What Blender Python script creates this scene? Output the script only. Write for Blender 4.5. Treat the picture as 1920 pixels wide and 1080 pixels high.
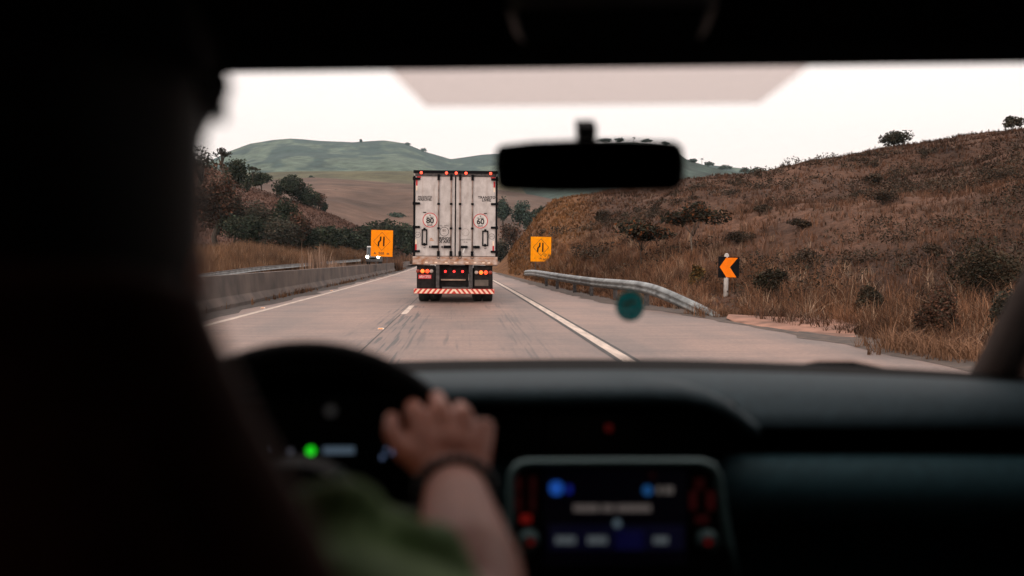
import bpy, math, random
import numpy as np
from mathutils import Vector, Matrix

# ------------------------------------------------------------------ camera, world, sun, exposure
for o in list(bpy.data.objects):
    bpy.data.objects.remove(o)
sc = bpy.context.scene
COL = sc.collection
F = 1867.0
YAW = math.atan(90 / F)
PITCH = math.atan(55 / F)
CAM = Vector((0, 0, 1.3))
cd = bpy.data.cameras.new('camera')
cam = bpy.data.objects.new('camera', cd)
COL.objects.link(cam)
cd.sensor_width = 36.0
cd.lens = 36.0 * F / 1920
cd.clip_start = 0.02
cd.clip_end = 12000
cam.location = CAM
cam.rotation_euler = (math.pi / 2 - PITCH, 0, -YAW)
cd.dof.use_dof = True
cd.dof.focus_distance = 42.0
cd.dof.aperture_fstop = 2.5
sc.camera = cam
ROT = cam.rotation_euler.to_matrix()

SUN_EL, SUN_AZ = math.radians(20), math.radians(215)   # low in the haze behind the car, to the left
w = bpy.data.worlds.new('World')
sc.world = w
w.use_nodes = True
nt = w.node_tree
nt.nodes.clear()
out = nt.nodes.new('ShaderNodeOutputWorld')
sky = nt.nodes.new('ShaderNodeTexSky')
sky.sky_type = 'NISHITA'
sky.sun_disc = False
sky.sun_elevation = SUN_EL
sky.sun_rotation = SUN_AZ
sky.dust_density = 3.0
bg1 = nt.nodes.new('ShaderNodeBackground')
bg1.inputs[1].default_value = 0.015
nt.links.new(sky.outputs[0], bg1.inputs[0])
tc = nt.nodes.new('ShaderNodeTexCoord')
sep = nt.nodes.new('ShaderNodeSeparateXYZ')
nt.links.new(tc.outputs['Generated'], sep.inputs[0])
clp = nt.nodes.new('ShaderNodeClamp')
nt.links.new(sep.outputs[2], clp.inputs[0])
mx = nt.nodes.new('ShaderNodeMix')
mx.data_type = 'RGBA'
mx.clamp_result = False
nt.links.new(clp.outputs[0], mx.inputs[0])
mx.inputs[6].default_value = (1.22, 1.05, .985, 1)      # thin overcast at dusk, brighter overhead
mx.inputs[7].default_value = (2.16, 1.90, 1.78, 1)
bg2 = nt.nodes.new('ShaderNodeBackground')
bg2.inputs[1].default_value = 1.0
nt.links.new(mx.outputs[2], bg2.inputs[0])
add = nt.nodes.new('ShaderNodeAddShader')
nt.links.new(bg1.outputs[0], add.inputs[0])
nt.links.new(bg2.outputs[0], add.inputs[1])
nt.links.new(add.outputs[0], out.inputs[0])

sl = bpy.data.lights.new('sun', 'SUN')
sl.energy = 0.95
sl.angle = math.radians(12)
sl.color = (1.0, 0.80, 0.65)
so = bpy.data.objects.new('sun', sl)
COL.objects.link(so)
sd = Vector((math.sin(SUN_AZ) * math.cos(SUN_EL), math.cos(SUN_AZ) * math.cos(SUN_EL), math.sin(SUN_EL)))
so.rotation_euler = sd.to_track_quat('Z', 'Y').to_euler()
so.location = (0, -20, 40)

sc.view_settings.view_transform = 'Standard'
sc.view_settings.look = 'None'
sc.view_settings.exposure = 0.0
sc.view_settings.gamma = 1.0
sc.view_settings.use_curve_mapping = False
sc.render.engine = 'CYCLES'
cy = sc.cycles
cy.use_denoising = True
try:
    cy.denoiser = 'OPENIMAGEDENOISE'
except Exception:
    pass
cy.max_bounces = 6
cy.diffuse_bounces = 3
cy.glossy_bounces = 3
cy.transmission_bounces = 4
cy.transparent_max_bounces = 10
cy.volume_bounces = 0
cy.sample_clamp_indirect = 5.0
cy.caustics_reflective = False
cy.caustics_refractive = False

rng = np.random.default_rng(7)
random.seed(7)


# ------------------------------------------------------------------ helpers
def ray(px, py):
    d = ROT @ Vector(((px - 960) / F, -(py - 540) / F, -1.0))
    return d / d.y


def at(px, py, Y):
    """the world point at forward distance Y seen through photo pixel (px, py)"""
    return CAM + ray(px, py) * Y


def proj(P):
    q = ROT.transposed() @ (Vector(P) - CAM)
    return (960 + F * q.x / -q.z, 540 - F * q.y / -q.z)


def wloc(o):
    v = Vector((0, 0, 0))
    while o is not None:
        v += o.location
        o = o.parent
    return v


def smooth(a, b, x):
    t = np.clip((x - a) / (b - a), 0, 1)
    return t * t * (3 - 2 * t)


_perm = np.random.default_rng(3).random((256, 256))


def vnoise(x, y):
    x = np.asarray(x, float); y = np.asarray(y, float)
    xi = np.floor(x).astype(int); yi = np.floor(y).astype(int)
    fx = x - xi; fy = y - yi
    fx = fx * fx * (3 - 2 * fx); fy = fy * fy * (3 - 2 * fy)
    g = lambda a, b: _perm[a & 255, b & 255]
    return (g(xi, yi) * (1 - fx) + g(xi + 1, yi) * fx) * (1 - fy) + (g(xi, yi + 1) * (1 - fx) + g(xi + 1, yi + 1) * fx) * fy


def fbm(x, y, o=4):
    r = 0; a = .5
    for k in range(o):
        r = r + a * vnoise(x * 2 ** k + 17 * k, y * 2 ** k + 31 * k)
        a *= .5
    return r - .47


def tag(o, label=None, cat=None, group=None, kind=None):
    if label: o['label'] = label
    if cat: o['category'] = cat
    if group: o['group'] = group
    if kind: o['kind'] = kind
    return o


def thing(name, label, cat, loc=(0, 0, 0), group=None):
    o = bpy.data.objects.new(name, None)
    o.empty_display_size = .2
    COL.objects.link(o)
    o.location = loc
    return tag(o, label, cat, group)


class MB:
    def __init__(s):
        s.v = []; s.f = []; s.m = []; s.cur = 0

    def add(s, vs, fs):
        b = len(s.v)
        s.v += [tuple(p) for p in vs]
        s.f += [tuple(b + i for i in f) for f in fs]
        s.m += [s.cur] * len(fs)
        return s

    def box(s, c, d, M=None):
        x, y, z = d[0] / 2, d[1] / 2, d[2] / 2
        vs = [Vector(p) for p in ((-x, -y, -z), (x, -y, -z), (x, y, -z), (-x, y, -z), (-x, -y, z), (x, -y, z), (x, y, z), (-x, y, z))]
        if M is not None: vs = [M @ p for p in vs]
        vs = [p + Vector(c) for p in vs]
        return s.add(vs, [(3, 2, 1, 0), (4, 5, 6, 7), (0, 1, 5, 4), (1, 2, 6, 5), (2, 3, 7, 6), (3, 0, 4, 7)])

    def box2(s, a, b):
        return s.box([(a[i] + b[i]) / 2 for i in range(3)], [abs(b[i] - a[i]) for i in range(3)])

    def tube(s, pts, r, n=10, cap=True, closed=False):
        pts = [Vector(p) for p in pts]
        k = len(pts)
        rr = r if hasattr(r, '__len__') else [r] * k
        b = len(s.v); fs = []; vs = []
        up = None
        for i, p in enumerate(pts):
            if closed: t = pts[(i + 1) % k] - pts[i - 1]
            else: t = pts[min(i + 1, k - 1)] - pts[max(i - 1, 0)]
            t.normalize()
            if up is None:
                up = Vector((0, 0, 1)) if abs(t.z) < .9 else Vector((0, 1, 0))
            a = t.cross(up).normalized()
            c = a.cross(t).normalized()
            up = c
            for j in range(n):
                q = 2 * math.pi * j / n
                vs.append(p + (a * math.cos(q) + c * math.sin(q)) * rr[i])
        for i in range(k if closed else k - 1):
            for j in range(n):
                i2 = (i + 1) % k
                fs.append((i * n + j, i * n + (j + 1) % n, i2 * n + (j + 1) % n, i2 * n + j))
        if cap and not closed:
            fs.append(tuple(reversed(range(n))))
            fs.append(tuple((k - 1) * n + j for j in range(n)))
        return s.add(vs, fs)

    def ball(s, c, r, nu=14, nv=9, M=None):
        r = r if hasattr(r, '__len__') else (r, r, r)
        vs = []; fs = []
        c = Vector(c)
        for i in range(nv + 1):
            a = math.pi * i / nv
            for j in range(nu):
                b = 2 * math.pi * j / nu
                p = Vector((r[0] * math.sin(a) * math.cos(b), r[1] * math.sin(a) * math.sin(b), r[2] * math.cos(a)))
                if M is not None: p = M @ p
                vs.append(c + p)
        for i in range(nv):
            for j in range(nu):
                fs.append((i * nu + j, (i + 1) * nu + j, (i + 1) * nu + (j + 1) % nu, i * nu + (j + 1) % nu))
        return s.add(vs, fs)

    def chain(s, pts, radii, n=12):
        s.tube(pts, radii, n)
        for p, r in zip(pts, radii):
            s.ball(p, r * .995, 12, 8)
        return s

    def cyl(s, a, b, r, n=16):
        return s.tube([a, b], [r, r], n)

    def lathe(s, prof, c, axis='x', n=28):
        """prof: list of (offset along axis, radius)"""
        vs = []; fs = []
        c = Vector(c)
        for (h, r) in prof:
            for j in range(n):
                q = 2 * math.pi * j / n
                a, b = r * math.cos(q), r * math.sin(q)
                p = {'x': (h, a, b), 'y': (a, h, b), 'z': (a, b, h)}[axis]
                vs.append(c + Vector(p))
        k = len(prof)
        for i in range(k - 1):
            for j in range(n):
                fs.append((i * n + j, i * n + (j + 1) % n, (i + 1) * n + (j + 1) % n, (i + 1) * n + j))
        fs.append(tuple(reversed(range(n)))); fs.append(tuple((k - 1) * n + j for j in range(n)))
        return s.add(vs, fs)

    def prism(s, poly, y0, y1):
        """polygon in (x, z), extruded along y"""
        n = len(poly)
        vs = [(x, y0, z) for x, z in poly] + [(x, y1, z) for x, z in poly]
        fs = [tuple(range(n)), tuple(reversed(range(n, 2 * n)))]
        fs += [(i + n, (i + 1) % n + n, (i + 1) % n, i) for i in range(n)]
        return s.add(vs, fs)

    def ring(s, c, ro, ri, y0, y1, n=32):
        """a flat ring facing -y"""
        vs = []; fs = []
        for j in range(n):
            q = 2 * math.pi * j / n
            for (r, y) in ((ro, y0), (ri, y0), (ri, y1), (ro, y1)):
                vs.append((c[0] + r * math.cos(q), y, c[1] + r * math.sin(q)))
        for j in range(n):
            k = (j + 1) % n
            for a in range(4):
                b = (a + 1) % 4
                fs.append((j * 4 + a, j * 4 + b, k * 4 + b, k * 4 + a))
        return s.add(vs, fs)

    def grid(s, rows):
        nr, nc = len(rows), len(rows[0])
        vs = [p for r in rows for p in r]
        fs = [(i * nc + j, i * nc + j + 1, (i + 1) * nc + j + 1, (i + 1) * nc + j) for i in range(nr - 1) for j in range(nc - 1)]
        return s.add(vs, fs)

    def build(s, name, mats, parent=None, world=False, bevel=0, seg=2, sm=None, subsurf=0, label=None, solid=0):
        me = bpy.data.meshes.new(name)
        vs = s.v
        if world and parent is not None:
            L = wloc(parent)
            vs = [(p[0] - L.x, p[1] - L.y, p[2] - L.z) for p in vs]
        me.from_pydata(vs, [], s.f)
        mats = mats if isinstance(mats, (list, tuple)) else [mats]
        for m_ in mats: me.materials.append(m_)
        me.polygons.foreach_set('material_index', s.m)
        o = bpy.data.objects.new(name, me)
        COL.objects.link(o)
        if parent is not None: o.parent = parent
        import bmesh
        bm = bmesh.new(); bm.from_mesh(me)
        bmesh.ops.recalc_face_normals(bm, faces=bm.faces)
        bm.to_mesh(me); bm.free()
        if solid:
            md = o.modifiers.new('solid', 'SOLIDIFY'); md.thickness = solid; md.offset = 0
        if bevel:
            md = o.modifiers.new('bevel', 'BEVEL'); md.width = bevel; md.segments = seg; md.limit_method = 'ANGLE'; md.angle_limit = math.radians(40)
        if subsurf:
            md = o.modifiers.new('sub', 'SUBSURF'); md.levels = subsurf; md.render_levels = subsurf
        if sm is not None:
            me.shade_smooth() if sm is True else me.shade_auto_smooth(angle=sm) if hasattr(me, 'shade_auto_smooth') else me.shade_smooth()
        if label: o['label'] = label
        return o


def fuse(mb, name, m, parent, voxel, iters=3):
    """union of overlapping closed volumes into one continuous skin (voxel remesh)"""
    o = mb.build(name, m, parent, world=True)
    r = o.modifiers.new('remesh', 'REMESH'); r.mode = 'VOXEL'; r.voxel_size = voxel; r.use_smooth_shade = True
    q = o.modifiers.new('smooth', 'SMOOTH'); q.iterations = iters; q.factor = .5
    bpy.context.view_layer.update()
    dg = bpy.context.evaluated_depsgraph_get()
    me = bpy.data.meshes.new_from_object(o.evaluated_get(dg))
    o.modifiers.clear()
    o.data = me
    if not me.materials: me.materials.append(m)
    me.shade_smooth()
    return o


def fast_mesh(name, V, Fc, m, tint=None, parent=None):
    """V (n,3), Fc (k,3 or 4) numpy -> mesh object with an optional per-vertex colour"""
    me = bpy.data.meshes.new(name)
    k, c = Fc.shape
    me.vertices.add(len(V)); me.vertices.foreach_set('co', np.ascontiguousarray(V, np.float32).ravel())
    me.loops.add(k * c); me.loops.foreach_set('vertex_index', np.ascontiguousarray(Fc, np.int32).ravel())
    me.polygons.add(k)
    me.polygons.foreach_set('loop_start', np.arange(0, k * c, c, dtype=np.int32))
    me.polygons.foreach_set('loop_total', np.full(k, c, np.int32))
    me.materials.append(m)
    me.update(calc_edges=True)
    if tint is not None:
        a = me.color_attributes.new('tint', 'FLOAT_COLOR', 'POINT')
        T = np.ones((len(V), 4), np.float32); T[:, :3] = tint
        a.data.foreach_set('color', T.ravel())
    o = bpy.data.objects.new(name, me)
    COL.objects.link(o)
    if parent is not None: o.parent = parent
    return o


# ------------------------------------------------------------------ materials
def base_mat(name):
    m = bpy.data.materials.new(name); m.use_nodes = True
    n = m.node_tree.nodes; l = m.node_tree.links
    return m, n, l, n['Principled BSDF']


def mat(name, col, rough=.6, metal=0., var=.15, scale=6., bump=0., stretch=(1, 1, 1), col2=None, spec=.5, detail=4):
    m, n, l, b = base_mat(name)
    b.inputs['Roughness'].default_value = rough
    b.inputs['Metallic'].default_value = metal
    b.inputs['Specular IOR Level'].default_value = spec
    t = n.new('ShaderNodeTexCoord'); mp = n.new('ShaderNodeMapping'); mp.inputs['Scale'].default_value = stretch
    l.new(t.outputs['Object'], mp.inputs[0])
    nz = n.new('ShaderNodeTexNoise'); nz.inputs['Scale'].default_value = scale; nz.inputs['Detail'].default_value = detail
    l.new(mp.outputs[0], nz.inputs['Vector'])
    r = n.new('ShaderNodeValToRGB')
    c2 = col2 if col2 else tuple(max(0, c * (1 - 2 * var)) for c in col)
    c1 = col if col2 else tuple(c * (1 + var) for c in col)
    r.color_ramp.elements[0].position = .33; r.color_ramp.elements[1].position = .67
    r.color_ramp.elements[0].color = (*c2, 1); r.color_ramp.elements[1].color = (*c1, 1)
    l.new(nz.outputs['Fac'], r.inputs[0]); l.new(r.outputs[0], b.inputs['Base Color'])
    if bump:
        bp = n.new('ShaderNodeBump'); bp.inputs['Strength'].default_value = bump; bp.inputs['Distance'].default_value = .02
        l.new(nz.outputs['Fac'], bp.inputs['Height']); l.new(bp.outputs[0], b.inputs['Normal'])
    return m


def emit(name, col, s, base=(.02, .02, .02)):
    m, n, l, b = base_mat(name)
    b.inputs['Base Color'].default_value = (*base, 1)
    b.inputs['Emission Color'].default_value = (*col, 1)
    b.inputs['Emission Strength'].default_value = s
    b.inputs['Roughness'].default_value = .3
    return m


def tint_mat(name, scale=3., amt=.35, rough=.95, trans=0., bump=0., scale2=None):
    """colour from the mesh's own 'tint' (species, clump, soil) times fine procedural mottling"""
    m, n, l, b = base_mat(name)
    b.inputs['Roughness'].default_value = rough
    b.inputs['Specular IOR Level'].default_value = .15
    a = n.new('ShaderNodeAttribute'); a.attribute_name = 'tint'
    t = n.new('ShaderNodeTexCoord')
    nz = n.new('ShaderNodeTexNoise'); nz.inputs['Scale'].default_value = scale; nz.inputs['Detail'].default_value = 8; nz.inputs['Roughness'].default_value = .7
    l.new(t.outputs['Object'], nz.inputs['Vector'])
    mr = n.new('ShaderNodeMapRange'); mr.inputs[1].default_value = .3; mr.inputs[2].default_value = .7
    mr.inputs[3].default_value = 1 - amt; mr.inputs[4].default_value = 1 + amt
    l.new(nz.outputs['Fac'], mr.inputs[0])
    mu = n.new('ShaderNodeVectorMath'); mu.operation = 'SCALE'
    l.new(a.outputs['Color'], mu.inputs[0]); l.new(mr.outputs[0], mu.inputs['Scale'])
    l.new(mu.outputs[0], b.inputs['Base Color'])
    if bump:
        bp = n.new('ShaderNodeBump'); bp.inputs['Strength'].default_value = bump; bp.inputs['Distance'].default_value = .3
        l.new(nz.outputs['Fac'], bp.inputs['Height']); l.new(bp.outputs[0], b.inputs['Normal'])
    return m


M_TERRAIN = tint_mat('dry_ground', 2.2, .6, bump=.8)
M_FAR = tint_mat('far_hillside', .05, .55)
M_FIELD = tint_mat('pasture', .12, .35)
M_GRASS = tint_mat('dry_grass', .4, .2)
M_LEAF = tint_mat('leaves', .5, .2)
M_BARK = mat('bark', (.06, .045, .035), .9, var=.3, scale=20)
M_BARK_PALE = mat('pale_bark', (.22, .18, .15), .9, var=.3, scale=20)
M_CONC = mat('weathered_concrete', (.115, .086, .072), .9, col2=(.045, .035, .031), scale=1.1, bump=.3, stretch=(1, .8, .8), detail=10)
M_GALV = mat('galvanised_steel', (.215, .235, .24), .55, metal=.25, var=.3, scale=2.5, detail=8)
M_POST = mat('grey_painted_post', (.42, .39, .37), .7, var=.12, scale=8)
M_ORANGE = mat('orange_sign_sheeting', (.98, .285, .006), .6, var=.06, scale=4, spec=.02, detail=8)
M_YELLOW = mat('yellow_orange_sign_sheeting', (.98, .345, .006), .6, var=.07, scale=4, spec=.02, detail=8)
M_CHEV = mat('chevron_orange', (.98, .215, .006), .6, var=.05, scale=6, spec=.08)
M_BLACK = mat('black_paint', (.0055, .0055, .007), .75, var=.2, spec=.08)
M_RUST = mat('rust_scrawl', (.10, .03, .01), .8, var=.3)
M_PAINT = mat('worn_road_paint', (.56, .46, .39), .8, col2=(.34, .28, .24), scale=3, stretch=(3, .4, 1), detail=8)
M_TAR = mat('tar_edge', (.035, .033, .033), .8, var=.2)
M_SOIL = mat('red_soil', (.24, .12, .08), .95, var=.25, scale=2, bump=.4)
M_WHITE = mat('white_vehicle_paint', (.75, .75, .74), .35, var=.04)
M_TYRE = mat('tyre_rubber', (.016, .015, .015), .85, var=.2, scale=20)
M_STEEL = mat('dark_steel', (.018, .015, .015), .75, var=.3, scale=10, spec=.15)
M_GREYSTEEL = mat('grey_steel', (.075, .068, .068), .65, var=.3, scale=10, spec=.3)


def road_material():
    m, n, l, b = base_mat('worn_concrete_road')
    b.inputs['Roughness'].default_value = .62
    t = n.new('ShaderNodeTexCoord')

    def noise(sc_, st, det=6, rg=.6):
        mp = n.new('ShaderNodeMapping'); mp.inputs['Scale'].default_value = st
        l.new(t.outputs['Object'], mp.inputs[0])
        z = n.new('ShaderNodeTexNoise'); z.inputs['Scale'].default_value = sc_; z.inputs['Detail'].default_value = det; z.inputs['Roughness'].default_value = rg
        l.new(mp.outputs[0], z.inputs['Vector'])
        return z.outputs['Fac']

    def ramp(x, p0, c0, p1, c1):
        r = n.new('ShaderNodeValToRGB'); e = r.color_ramp.elements
        e[0].position = p0; e[1].position = p1; e[0].color = (*c0, 1); e[1].color = (*c1, 1)
        l.new(x, r.inputs[0]); return r.outputs[0]

    def mul(a, c):
        x = n.new('ShaderNodeMix'); x.data_type = 'RGBA'; x.blend_type = 'MULTIPLY'; x.inputs[0].default_value = 1
        l.new(a, x.inputs[6]); l.new(c, x.inputs[7]); return x.outputs[2]

    def mrange(x, a, b_, c, d):
        r = n.new('ShaderNodeMapRange'); r.inputs[1].default_value = a; r.inputs[2].default_value = b_; r.inputs[3].default_value = c; r.inputs[4].default_value = d
        l.new(x, r.inputs[0]); return r.outputs[0]

    def math_(op, a, b_):
        x = n.new('ShaderNodeMath'); x.operation = op
        for i, q in enumerate((a, b_)):
            if isinstance(q, (int, float)): x.inputs[i].default_value = q
            else: l.new(q, x.inputs[i])
        return x.outputs[0]
    big = ramp(noise(.5, (1, .22, 1)), .36, (.128, .094, .082), .62, (.228, .147, .117))
    fine = ramp(noise(14, (1, .5, 1), 8, .75), .3, (.66, .66, .68), .7, (1.2, 1.17, 1.14))
    trans = ramp(noise(1.2, (.25, 1.6, 1), 5), .35, (.78, .80, .82), .6, (1.06, 1.05, 1.04))
    c = mul(mul(big, fine), trans)
    # rubber streaks laid down along the driving direction, gathered by the lane line and the wheel tracks
    sx = n.new('ShaderNodeSeparateXYZ'); l.new(t.outputs['Object'], sx.inputs[0])
    streak = noise(15, (1, .014, 1), 2, .6)
    gaps = noise(1, (1.3, .16, 1), 3)

    def band(x0, hw, lo):
        d = math_('ABSOLUTE', math_('SUBTRACT', sx.outputs[0], x0), 0)
        return mrange(d, 0, hw, 1.0, 0.0)
    bands = math_('MAXIMUM', math_('MAXIMUM', band(-1.35, .85, 0), math_('MULTIPLY', band(-.2, .4, 0), .45)), math_('MULTIPLY', band(.85, .7, 0), .35))
    s1 = math_('MULTIPLY', mrange(streak, .53, .60, 0, 1), mrange(gaps, .44, .54, 0, 1))
    dark = math_('MINIMUM', math_('MULTIPLY', math_('MULTIPLY', s1, bands), 1.8), .86)
    mixd = n.new('ShaderNodeMix'); mixd.data_type = 'RGBA'
    l.new(dark, mixd.inputs[0]); l.new(c, mixd.inputs[6]); mixd.inputs[7].default_value = (.028, .027, .028, 1)
    # slab joints across the road
    wv = math_('FRACT', math_('MULTIPLY', sx.outputs[1], 1 / 5.5), 0)
    jt = mrange(math_('ABSOLUTE', math_('SUBTRACT', wv, .5), 0), 0, .004, .55, 1)
    mj = n.new('ShaderNodeVectorMath'); mj.operation = 'SCALE'
    l.new(mixd.outputs[2], mj.inputs[0]); l.new(jt, mj.inputs['Scale'])
    l.new(mj.outputs[0], b.inputs['Base Color'])
    bp = n.new('ShaderNodeBump'); bp.inputs['Strength'].default_value = .25; bp.inputs['Distance'].default_value = .01
    l.new(noise(30, (1, 1, 1), 5), bp.inputs['Height']); l.new(bp.outputs[0], b.inputs['Normal'])
    return m


def dirty_white():
    m, n, l, b = base_mat('dirty_white_panel')
    b.inputs['Roughness'].default_value = .5
    t = n.new('ShaderNodeTexCoord')

    def nz(sc_, st, det=8):
        mp = n.new('ShaderNodeMapping'); mp.inputs['Scale'].default_value = st
        l.new(t.outputs['Object'], mp.inputs[0])
        z = n.new('ShaderNodeTexNoise'); z.inputs['Scale'].default_value = sc_; z.inputs['Detail'].default_value = det; z.inputs['Roughness'].default_value = .65
        l.new(mp.outputs[0], z.inputs['Vector']); return z.outputs['Fac']
    r = n.new('ShaderNodeValToRGB'); e = r.color_ramp.elements
    e[0].position = .32; e[0].color = (.38, .345, .335, 1); e[1].position = .6; e[1].color = (.56, .525, .515, 1)
    l.new(nz(5, (1, 1, .6)), r.inputs[0])
    r2 = n.new('ShaderNodeValToRGB'); e = r2.color_ramp.elements
    e[0].position = .56; e[0].color = (0, 0, 0, 1); e[1].position = .74; e[1].color = (.42, .42, .42, 1)
    l.new(nz(9, (1, 1, .06), 4), r2.inputs[0])
    x = n.new('ShaderNodeMix'); x.data_type = 'RGBA'
    l.new(r2.outputs[0], x.inputs[0]); l.new(r.outputs[0], x.inputs[6]); x.inputs[7].default_value = (.28, .20, .15, 1)
    l.new(x.outputs[2], b.inputs['Base Color'])
    return m


M_ROAD = road_material()
M_TRAILER = dirty_white()
M_SILL = mat('rusty_sill', (.50, .40, .35), .55, col2=(.30, .13, .06), scale=7, stretch=(1, 1, 1.5), detail=8)
M_RED = mat('red_reflector', (.55, .02, .025), .35, var=.1)
M_CREAM = mat('cream_reflector', (.88, .70, .55), .35, var=.05)
M_REDBAR = mat('red_bar_paint', (.62, .035, .02), .35, var=.1)
M_RODS = mat('stained_lock_rod', (.24, .17, .14), .5, metal=.2, var=.35, scale=14, stretch=(1, 1, .4))
M_DECAL = mat('decal_white', (.62, .60, .58), .5, var=.05)
M_DKTEXT = mat('faded_black_lettering', (.018, .02, .024), .7, col2=(.05, .045, .045), scale=25, spec=.2)
M_LOGO = mat('faded_orange_emblem', (.50, .24, .13), .6, var=.2)
M_FAINT = mat('ghost_lettering', (.30, .26, .24), .6, var=.2)
M_WHTEXT = mat('white_plate_lettering', (.8, .6, .6), .5, var=.05)
M_LMARK = emit('marker_lamp_lit', (1, .07, .03), 3.2)
M_LTAIL = emit('tail_lamp_lit', (1, .055, .012), 3.2)
M_LAMB = emit('amber_lamp_lit', (1, .12, .015), 3.6)
M_LDIM = mat('red_lens_unlit', (.28, .035, .02), .3, var=.1)
M_LWHITE = mat('clear_lens_unlit', (.50, .42, .38), .25, var=.1)
M_LCEN = emit('centre_marker_lit', (1, .03, .025), 3.5)
M_HEAD = emit('headlamp_lit', (1, .85, .66), 25)
# cabin
M_DASH = mat('dashboard_plastic', (.014, .027, .034), .72, var=.10, scale=60, spec=.14)
M_DASHLOW = mat('lower_dash_plastic', (.017, .047, .058), .65, var=.1, scale=60, spec=.15)
M_CABIN = mat('black_trim', (.004, .004, .004), .85, var=.2, scale=30, spec=.08)
M_LINER = mat('dark_roof_lining', (.005, .0047, .0047), .95, var=.2, scale=40, spec=.03)
M_GLOSSBLK = mat('gloss_black_plastic', (.003, .003, .0035), .4, var=.1, spec=.1)
M_BEZEL = mat('silver_teal_trim', (.055, .105, .11), .45, metal=.3, var=.1)
M_PILLAR = mat('pillar_trim', (.065, .047, .041), .65, var=.1, spec=.2)
M_LEATHER = mat('dark_brown_leather', (.062, .020, .013), .7, var=.25, scale=12, bump=.2, spec=.08)
M_WHEEL = mat('black_wheel_leather', (.003, .003, .0033), .75, var=.2, scale=40, spec=.06)
M_SKIN = mat('skin', (.40, .13, .075), .55, col2=(.27, .08, .046), scale=14, spec=.25)
M_SHIRT = mat('green_cotton', (.30, .45, .18), .9, col2=(.11, .20, .065), scale=7, bump=.3)
M_TROUSER = mat('dark_denim', (.02, .025, .035), .9)
M_CAP = mat('black_cotton', (.008, .008, .008), .9, spec=.1)
M_HAIR = mat('dark_hair', (.01, .008, .007), .6, spec=.2)
M_BEAD = mat('dark_wood_beads', (.010, .008, .008), .5, spec=.3)
M_BODYCAR = mat('dark_car_paint', (.03, .035, .04), .3, var=.05)


def glass(name, tint, refl=.02):
    m = bpy.data.materials.new(name); m.use_nodes = True
    n = m.node_tree.nodes; l = m.node_tree.links; n.clear()
    o = n.new('ShaderNodeOutputMaterial'); mxs = n.new('ShaderNodeMixShader'); mxs.inputs[0].default_value = refl
    tr = n.new('ShaderNodeBsdfTransparent'); tr.inputs[0].default_value = (*tint, 1)
    gl = n.new('ShaderNodeBsdfGlossy'); gl.inputs['Roughness'].default_value = .05
    l.new(tr.outputs[0], mxs.inputs[1]); l.new(gl.outputs[0], mxs.inputs[2]); l.new(mxs.outputs[0], o.inputs[0])
    return m


M_GLASS = glass('windscreen_glass', (.97, .97, .97), .012)
M_BAND = glass('dotted_shade_band', (.62, .55, .53), .01)
M_SIDEGLASS = glass('tinted_side_glass', (.22, .225, .23), .03)
M_VANGLASS = mat('dark_vehicle_glass', (.02, .03, .035), .1, var=.1)


def sticker_mat():
    m = bpy.data.materials.new('teal_sticker'); m.use_nodes = True
    n = m.node_tree.nodes; l = m.node_tree.links; n.clear()
    o = n.new('ShaderNodeOutputMaterial'); mxs = n.new('ShaderNodeMixShader'); mxs.inputs[0].default_value = .14
    tl = n.new('ShaderNodeBsdfTranslucent'); tr = n.new('ShaderNodeBsdfTransparent')
    t = n.new('ShaderNodeTexCoord'); nz = n.new('ShaderNodeTexNoise'); nz.inputs['Scale'].default_value = 40
    r = n.new('ShaderNodeValToRGB'); r.color_ramp.elements[0].color = (.003, .05, .055, 1); r.color_ramp.elements[1].color = (.008, .12, .12, 1)
    l.new(t.outputs['Object'], nz.inputs['Vector']); l.new(nz.outputs['Fac'], r.inputs[0]); l.new(r.outputs[0], tl.inputs[0])
    l.new(tl.outputs[0], mxs.inputs[1]); l.new(tr.outputs[0], mxs.inputs[2]); l.new(mxs.outputs[0], o.inputs[0])
    return m


def mirror_mat():
    m, n, l, b = base_mat('dim_mirror_glass')
    b.inputs['Base Color'].default_value = (.45, .42, .42, 1); b.inputs['Metallic'].default_value = 1; b.inputs['Roughness'].default_value = .04
    return m


def text_obj(body, size, x, z, y, m, parent, name='lettering', shear=0., space=1., bold=0., align='CENTER', sx=1.):
    cu = bpy.data.curves.new('t', 'FONT')
    cu.body = body; cu.size = size; cu.align_x = align; cu.align_y = 'CENTER'
    cu.shear = shear; cu.space_character = space; cu.extrude = .0015; cu.offset = bold; cu.resolution_u = 3
    t = bpy.data.objects.new('t', cu); COL.objects.link(t)
    bpy.context.view_layer.update()
    me = bpy.data.meshes.new_from_object(t.evaluated_get(bpy.context.evaluated_depsgraph_get()))
    bpy.data.objects.remove(t); bpy.data.curves.remove(cu)
    me.transform(Matrix.Translation((x, y, z)) @ Matrix.Rotation(math.pi / 2, 4, 'X') @ Matrix.Diagonal((sx, 1, 1, 1)))
    me.materials.clear(); me.materials.append(m)
    me.name = name
    o = bpy.data.objects.new(name, me); COL.objects.link(o)
    o.parent = parent
    return o


# ------------------------------------------------------------------ terrain
K = 1.0e-4          # the road bends gently to the left


def bend(Y): return -K * np.sign(Y) * np.asarray(Y, float) ** 2


EDGE = [(6.3, -10), (6.3, 8), (6.2, 12), (6.05, 16), (5.5, 22), (4.45, 29), (3.95, 40), (3.55, 60), (2.9, 100), (1.6, 150), (-.2, 200), (-14, 420)]


def edge_x(Y): return np.interp(Y, [e[1] for e in EDGE], [e[0] for e in EDGE])


def zoc(Y): return -.45 + .0097 * (np.clip(Y, 20, 140) - 56)


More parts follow.
